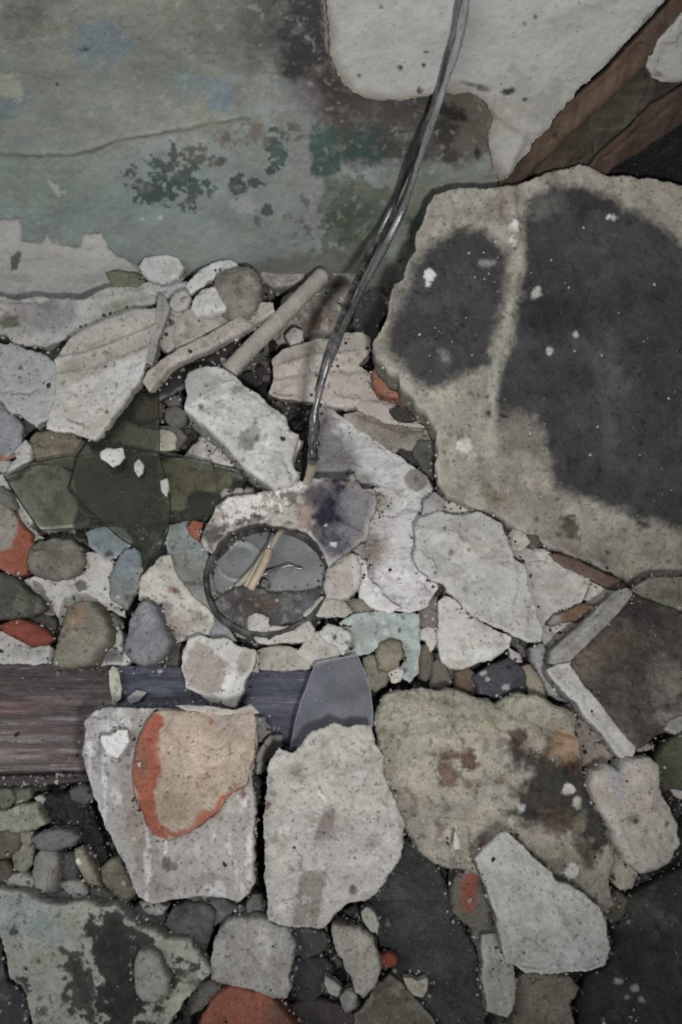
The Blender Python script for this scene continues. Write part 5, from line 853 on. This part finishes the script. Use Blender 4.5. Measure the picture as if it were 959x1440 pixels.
for lab, poly, c, h in (
    ('white irregular plaster chip lying on the dark green glass', '141,636 150,630 160,632 172,630 173,642 166,650 158,655 150,648 143,644', (178, 176, 168), .058),
    ('small oval white chip on the green glass right of the irregular one', '190,652 195,646 200,654 199,664 194,668 190,661', (172, 170, 160), .056),
    ('upright white chip at the right edge of the dark green glass', '226,676 234,672 236,684 233,698 228,690', (164, 160, 154), .056)):
    S('plaster_chunk', lab, poly, h, .006, c, rag=.8, edge=2, amp=.5)

# ---------------------------------------------------------------- cable hanging down the wall
cp = [(664, -90, .640), (655, -30, .639), (640, 60, .638), (614, 145, .640), (588, 212, .646), (556, 300, .640), (508, 396, .585), (468, 486, .490), (447, 560, .455), (441, 612, .434), (440, 636, .426)]
cpts = [at_y(*c) for c in cp]
cb = thing('cable', tuple(cpts[-1]), 'black shiny twin cable hanging down the wall to the burnt socket', 'cable')
main = spline(cpts, 150)
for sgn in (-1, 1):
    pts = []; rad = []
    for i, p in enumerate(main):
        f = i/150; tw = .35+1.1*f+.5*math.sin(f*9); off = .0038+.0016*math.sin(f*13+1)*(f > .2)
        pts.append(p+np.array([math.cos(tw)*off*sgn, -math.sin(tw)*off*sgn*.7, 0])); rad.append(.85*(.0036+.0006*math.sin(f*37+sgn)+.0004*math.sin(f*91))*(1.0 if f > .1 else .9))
    tube('strand', pts, rad, (30, 29, 32) if sgn < 0 else (132, 131, 138), 'cable_skin', cb, seg=12, wob=.12, geo=True, cols=[tuple((v*(1-(i/150)**1.5*.62)) for v in ((34, 33, 37) if sgn < 0 else (112, 111, 118))) for i in range(151)])  # right strand's paler colour carries dust and the cable's painted highlight
e = at(430, 683, .062); tube('bare_end', spline([cpts[-1]+np.array([.0, 0, .002]), (cpts[-1]+e)/2+np.array([.002, 0, .002]), e], 14), [.0046]*4+[.0042]*6+[.0036]*5, (150, 136, 118), 'wire_sheath', cb, seg=12,
    cols=[(50, 48, 50)]*3+[(90, 82, 76)]*2+[(150, 136, 118)]*10)
S('wood_splinter', 'thin black twig crossing behind the cable', '408,604 430,586 446,570 449,573 434,590 411,608', .040, .003, (34, 32, 32), m='char', rag=.3, edge=1, amp=.2)

# ================================================================ loose pebbles and crumbs, each resting on what lies under it
V_all = []; F_all = []; o_ = 0
for V, F in GEO:
    V_all += [tuple(v) for v in V]; F_all += [tuple(i+o_ for i in f) for f in F]; o_ += len(V)
BV = BVHTree.FromPolygons([Vector(v) for v in V_all], F_all)
def pick(px, py):
    d = Vector(rays(px, py)).normalized(); return BV.ray_cast(Vector(CAMP), d)
PROTO = []
for k in range(8):
    bm = bmesh.new(); bmesh.ops.create_icosphere(bm, subdivisions=3, radius=1)
    rs = np.random.RandomState(k); pl = [(rs.normal(size=3), rs.uniform(.4, .8)) for _ in range(11)]
    for v in bm.verts:
        c = np.array(v.co)
        for n_, d_ in pl:
            n_ = n_/np.linalg.norm(n_); q = c@n_-d_
            if q > 0: c = c-n_*q
        v.co = Vector(c)*rs.uniform(.97, 1.03)
    me = bpy.data.meshes.new('pebble'); bm.to_mesh(me); bm.free(); me.materials.append(MATS['crumb']); PROTO.append(me)
def bit(name, px, py, rpx, color, label, cat, group, flat=.6, sink=.35, hit=None):
    p, n, i, dist = hit or pick(px, py)
    if p is None: return
    r = rpx*dist/FPX
    o = bpy.data.objects.new(name, random.choice(PROTO)); COL.objects.link(o)
    q = n.to_track_quat('Z', 'Y').to_matrix().to_4x4() if n.z > 0.2 or abs(n.y) > .5 else Matrix()
    M = Matrix.Translation(p+n*r*flat*(1-sink)*.9) @ q @ Matrix.Rotation(random.uniform(0, 6.28), 4, 'Z') @ Matrix.Diagonal((r*random.uniform(.8, 1.2), r*random.uniform(.7, 1.1), r*flat, 1))
    o.matrix_world = M; o.color = (*lin(color), 1); o['label'] = label; o['category'] = cat; o['group'] = group
# filler pebbles where the bare floor shows between the pieces
FLOORN = len(GEO)
cnt = 0; tries = 0; placed = []
pal = [(64, 62, 58), (82, 78, 72), (98, 94, 88), (46, 45, 45), (80, 76, 62), (122, 118, 112), (70, 60, 52), (90, 87, 85), (54, 55, 50)]
while cnt < 260 and tries < 9000:
    tries += 1; px = random.uniform(-20, 980); py = random.uniform(390, 1450)
    h = pick(px, py)
    if h[0] is None: continue
    p = h[0]
    if p.z > float(gz(p.x, p.y))+.009 or p.y > WALL_Y-.02: continue
    r = random.uniform(5, 15)
    if any((px-a)**2+(py-b)**2 < (0.8*(r+c))**2 for a, b, c in placed): continue
    placed.append((px, py, r)); cnt += 1
    bit('pebble', px, py, r, tuple(v*.85 for v in random.choice(pal)), 'loose pebble filling the dark gaps between the rubble pieces', 'pebble', 'pebbles in the gaps of the heap', .75, .3, h)
print('FILL', cnt, tries)
# crumbs on the black slab
cr = [(604, 500), (612, 461), (617, 466), (641, 455), (655, 447), (680, 355), (687, 385), (700, 362), (697, 340), (681, 392), (820, 320), (795, 398), (800, 404), (668, 390), (664, 500), (709, 562), (625, 505), (660, 356), (765, 560), (808, 494), (905, 480), (870, 440), (840, 600), (700, 410), (775, 366), (940, 560), (900, 640), (830, 640), (745, 610), (636, 480), (590, 470), (846, 500), (920, 400), (645, 660), (713, 647), (760, 700), (730, 668)]
for x, y in cr:
    bit('plaster_crumb', x, y, random.uniform(1.2, 2.8), (170, 168, 162), 'tiny white crumb lying on the huge black slab', 'crumb', 'white crumbs on the black slab', .5)
for x, y, r in ((342, 500, 3), (358, 462, 4), (314, 506, 5), (455, 410, 3.5), (425, 436, 4), (300, 480, 3), (350, 470, 3), (436, 428, 3)):
    bit('plaster_crumb', x, y, r, (160, 156, 148), 'pale crumb caught around the round stick', 'crumb', 'crumbs around the stick', .6)
k = 0
while k < 280:
    px = random.uniform(0, 959); py = random.uniform(480, 1438)
    if px > 540 and py < 800: continue
    c = random.choice([(168, 166, 160), (150, 146, 140), (120, 116, 110), (60, 56, 54), (180, 178, 176), (50, 48, 48)])
    bit('dust_crumb', px, py, random.choice([1, 1.3, 1.6, 2, 2.6, 3.4, 4.2]), c, 'tiny dust crumb scattered over the rubble heap', 'crumb', 'dust crumbs over the rubble heap', .6); k += 1
# fine grit that has gathered in the seams: too small and too many to count, one object
gv = []; gf = []; gcol = []
rs = np.random.RandomState(11)
OCT = np.array([[1, 0, 0], [-1, 0, 0], [0, 1, 0], [0, -1, 0], [0, 0, 1], [0, 0, -1]], float); OF = [(0, 2, 4), (2, 1, 4), (1, 3, 4), (3, 0, 4), (2, 0, 5), (1, 2, 5), (3, 1, 5), (0, 3, 5)]
gp = [(150, 147, 142), (120, 116, 110), (96, 92, 84), (168, 166, 162), (70, 67, 63), (46, 45, 45), (134, 128, 118)]
made = 0; tr = 0
while made < 3200 and tr < 30000:
    tr += 1; px = rs.uniform(-10, 970); py = rs.uniform(375, 1450)
    h = pick(px, py)
    if h[0] is None or h[0].y > WALL_Y-.004: continue
    z0 = h[0].z; a = rs.uniform(0, 6.28); hi = 0
    for k in range(3):
        q = pick(px+9*math.cos(a+k*2.1), py+9*math.sin(a+k*2.1))
        if q[0] is not None and q[0].z > z0+.007: hi += 1
    low = z0 < float(gz(h[0].x, h[0].y))+.012
    if not (hi or low or rs.uniform() < .035): continue
    r = (rs.uniform(.9, 3.6) if (hi or low) else rs.uniform(.7, 1.5))*h[3]/FPX
    M = rs.normal(size=(3, 3)); M, _ = np.linalg.qr(M)
    V = (OCT*rs.uniform(.6, 1.2, (6, 1)))@M*r+np.array(h[0])+np.array(h[1])*r*.35
    b = len(gv)*6; gv.append(V); gf += [tuple(b+i for i in f) for f in OF]; c = lin(gp[rs.randint(len(gp))])*rs.uniform(.8, 1.1); gcol += [c]*6; made += 1
link('grit', mesh_np('grit', np.concatenate(gv), gf, np.array(gcol), False), Matrix(), FLOOR, 'plaster', 'stuff', 'fine pale and dark grit gathered in the seams between the rubble')
print('GRIT', made, tr)
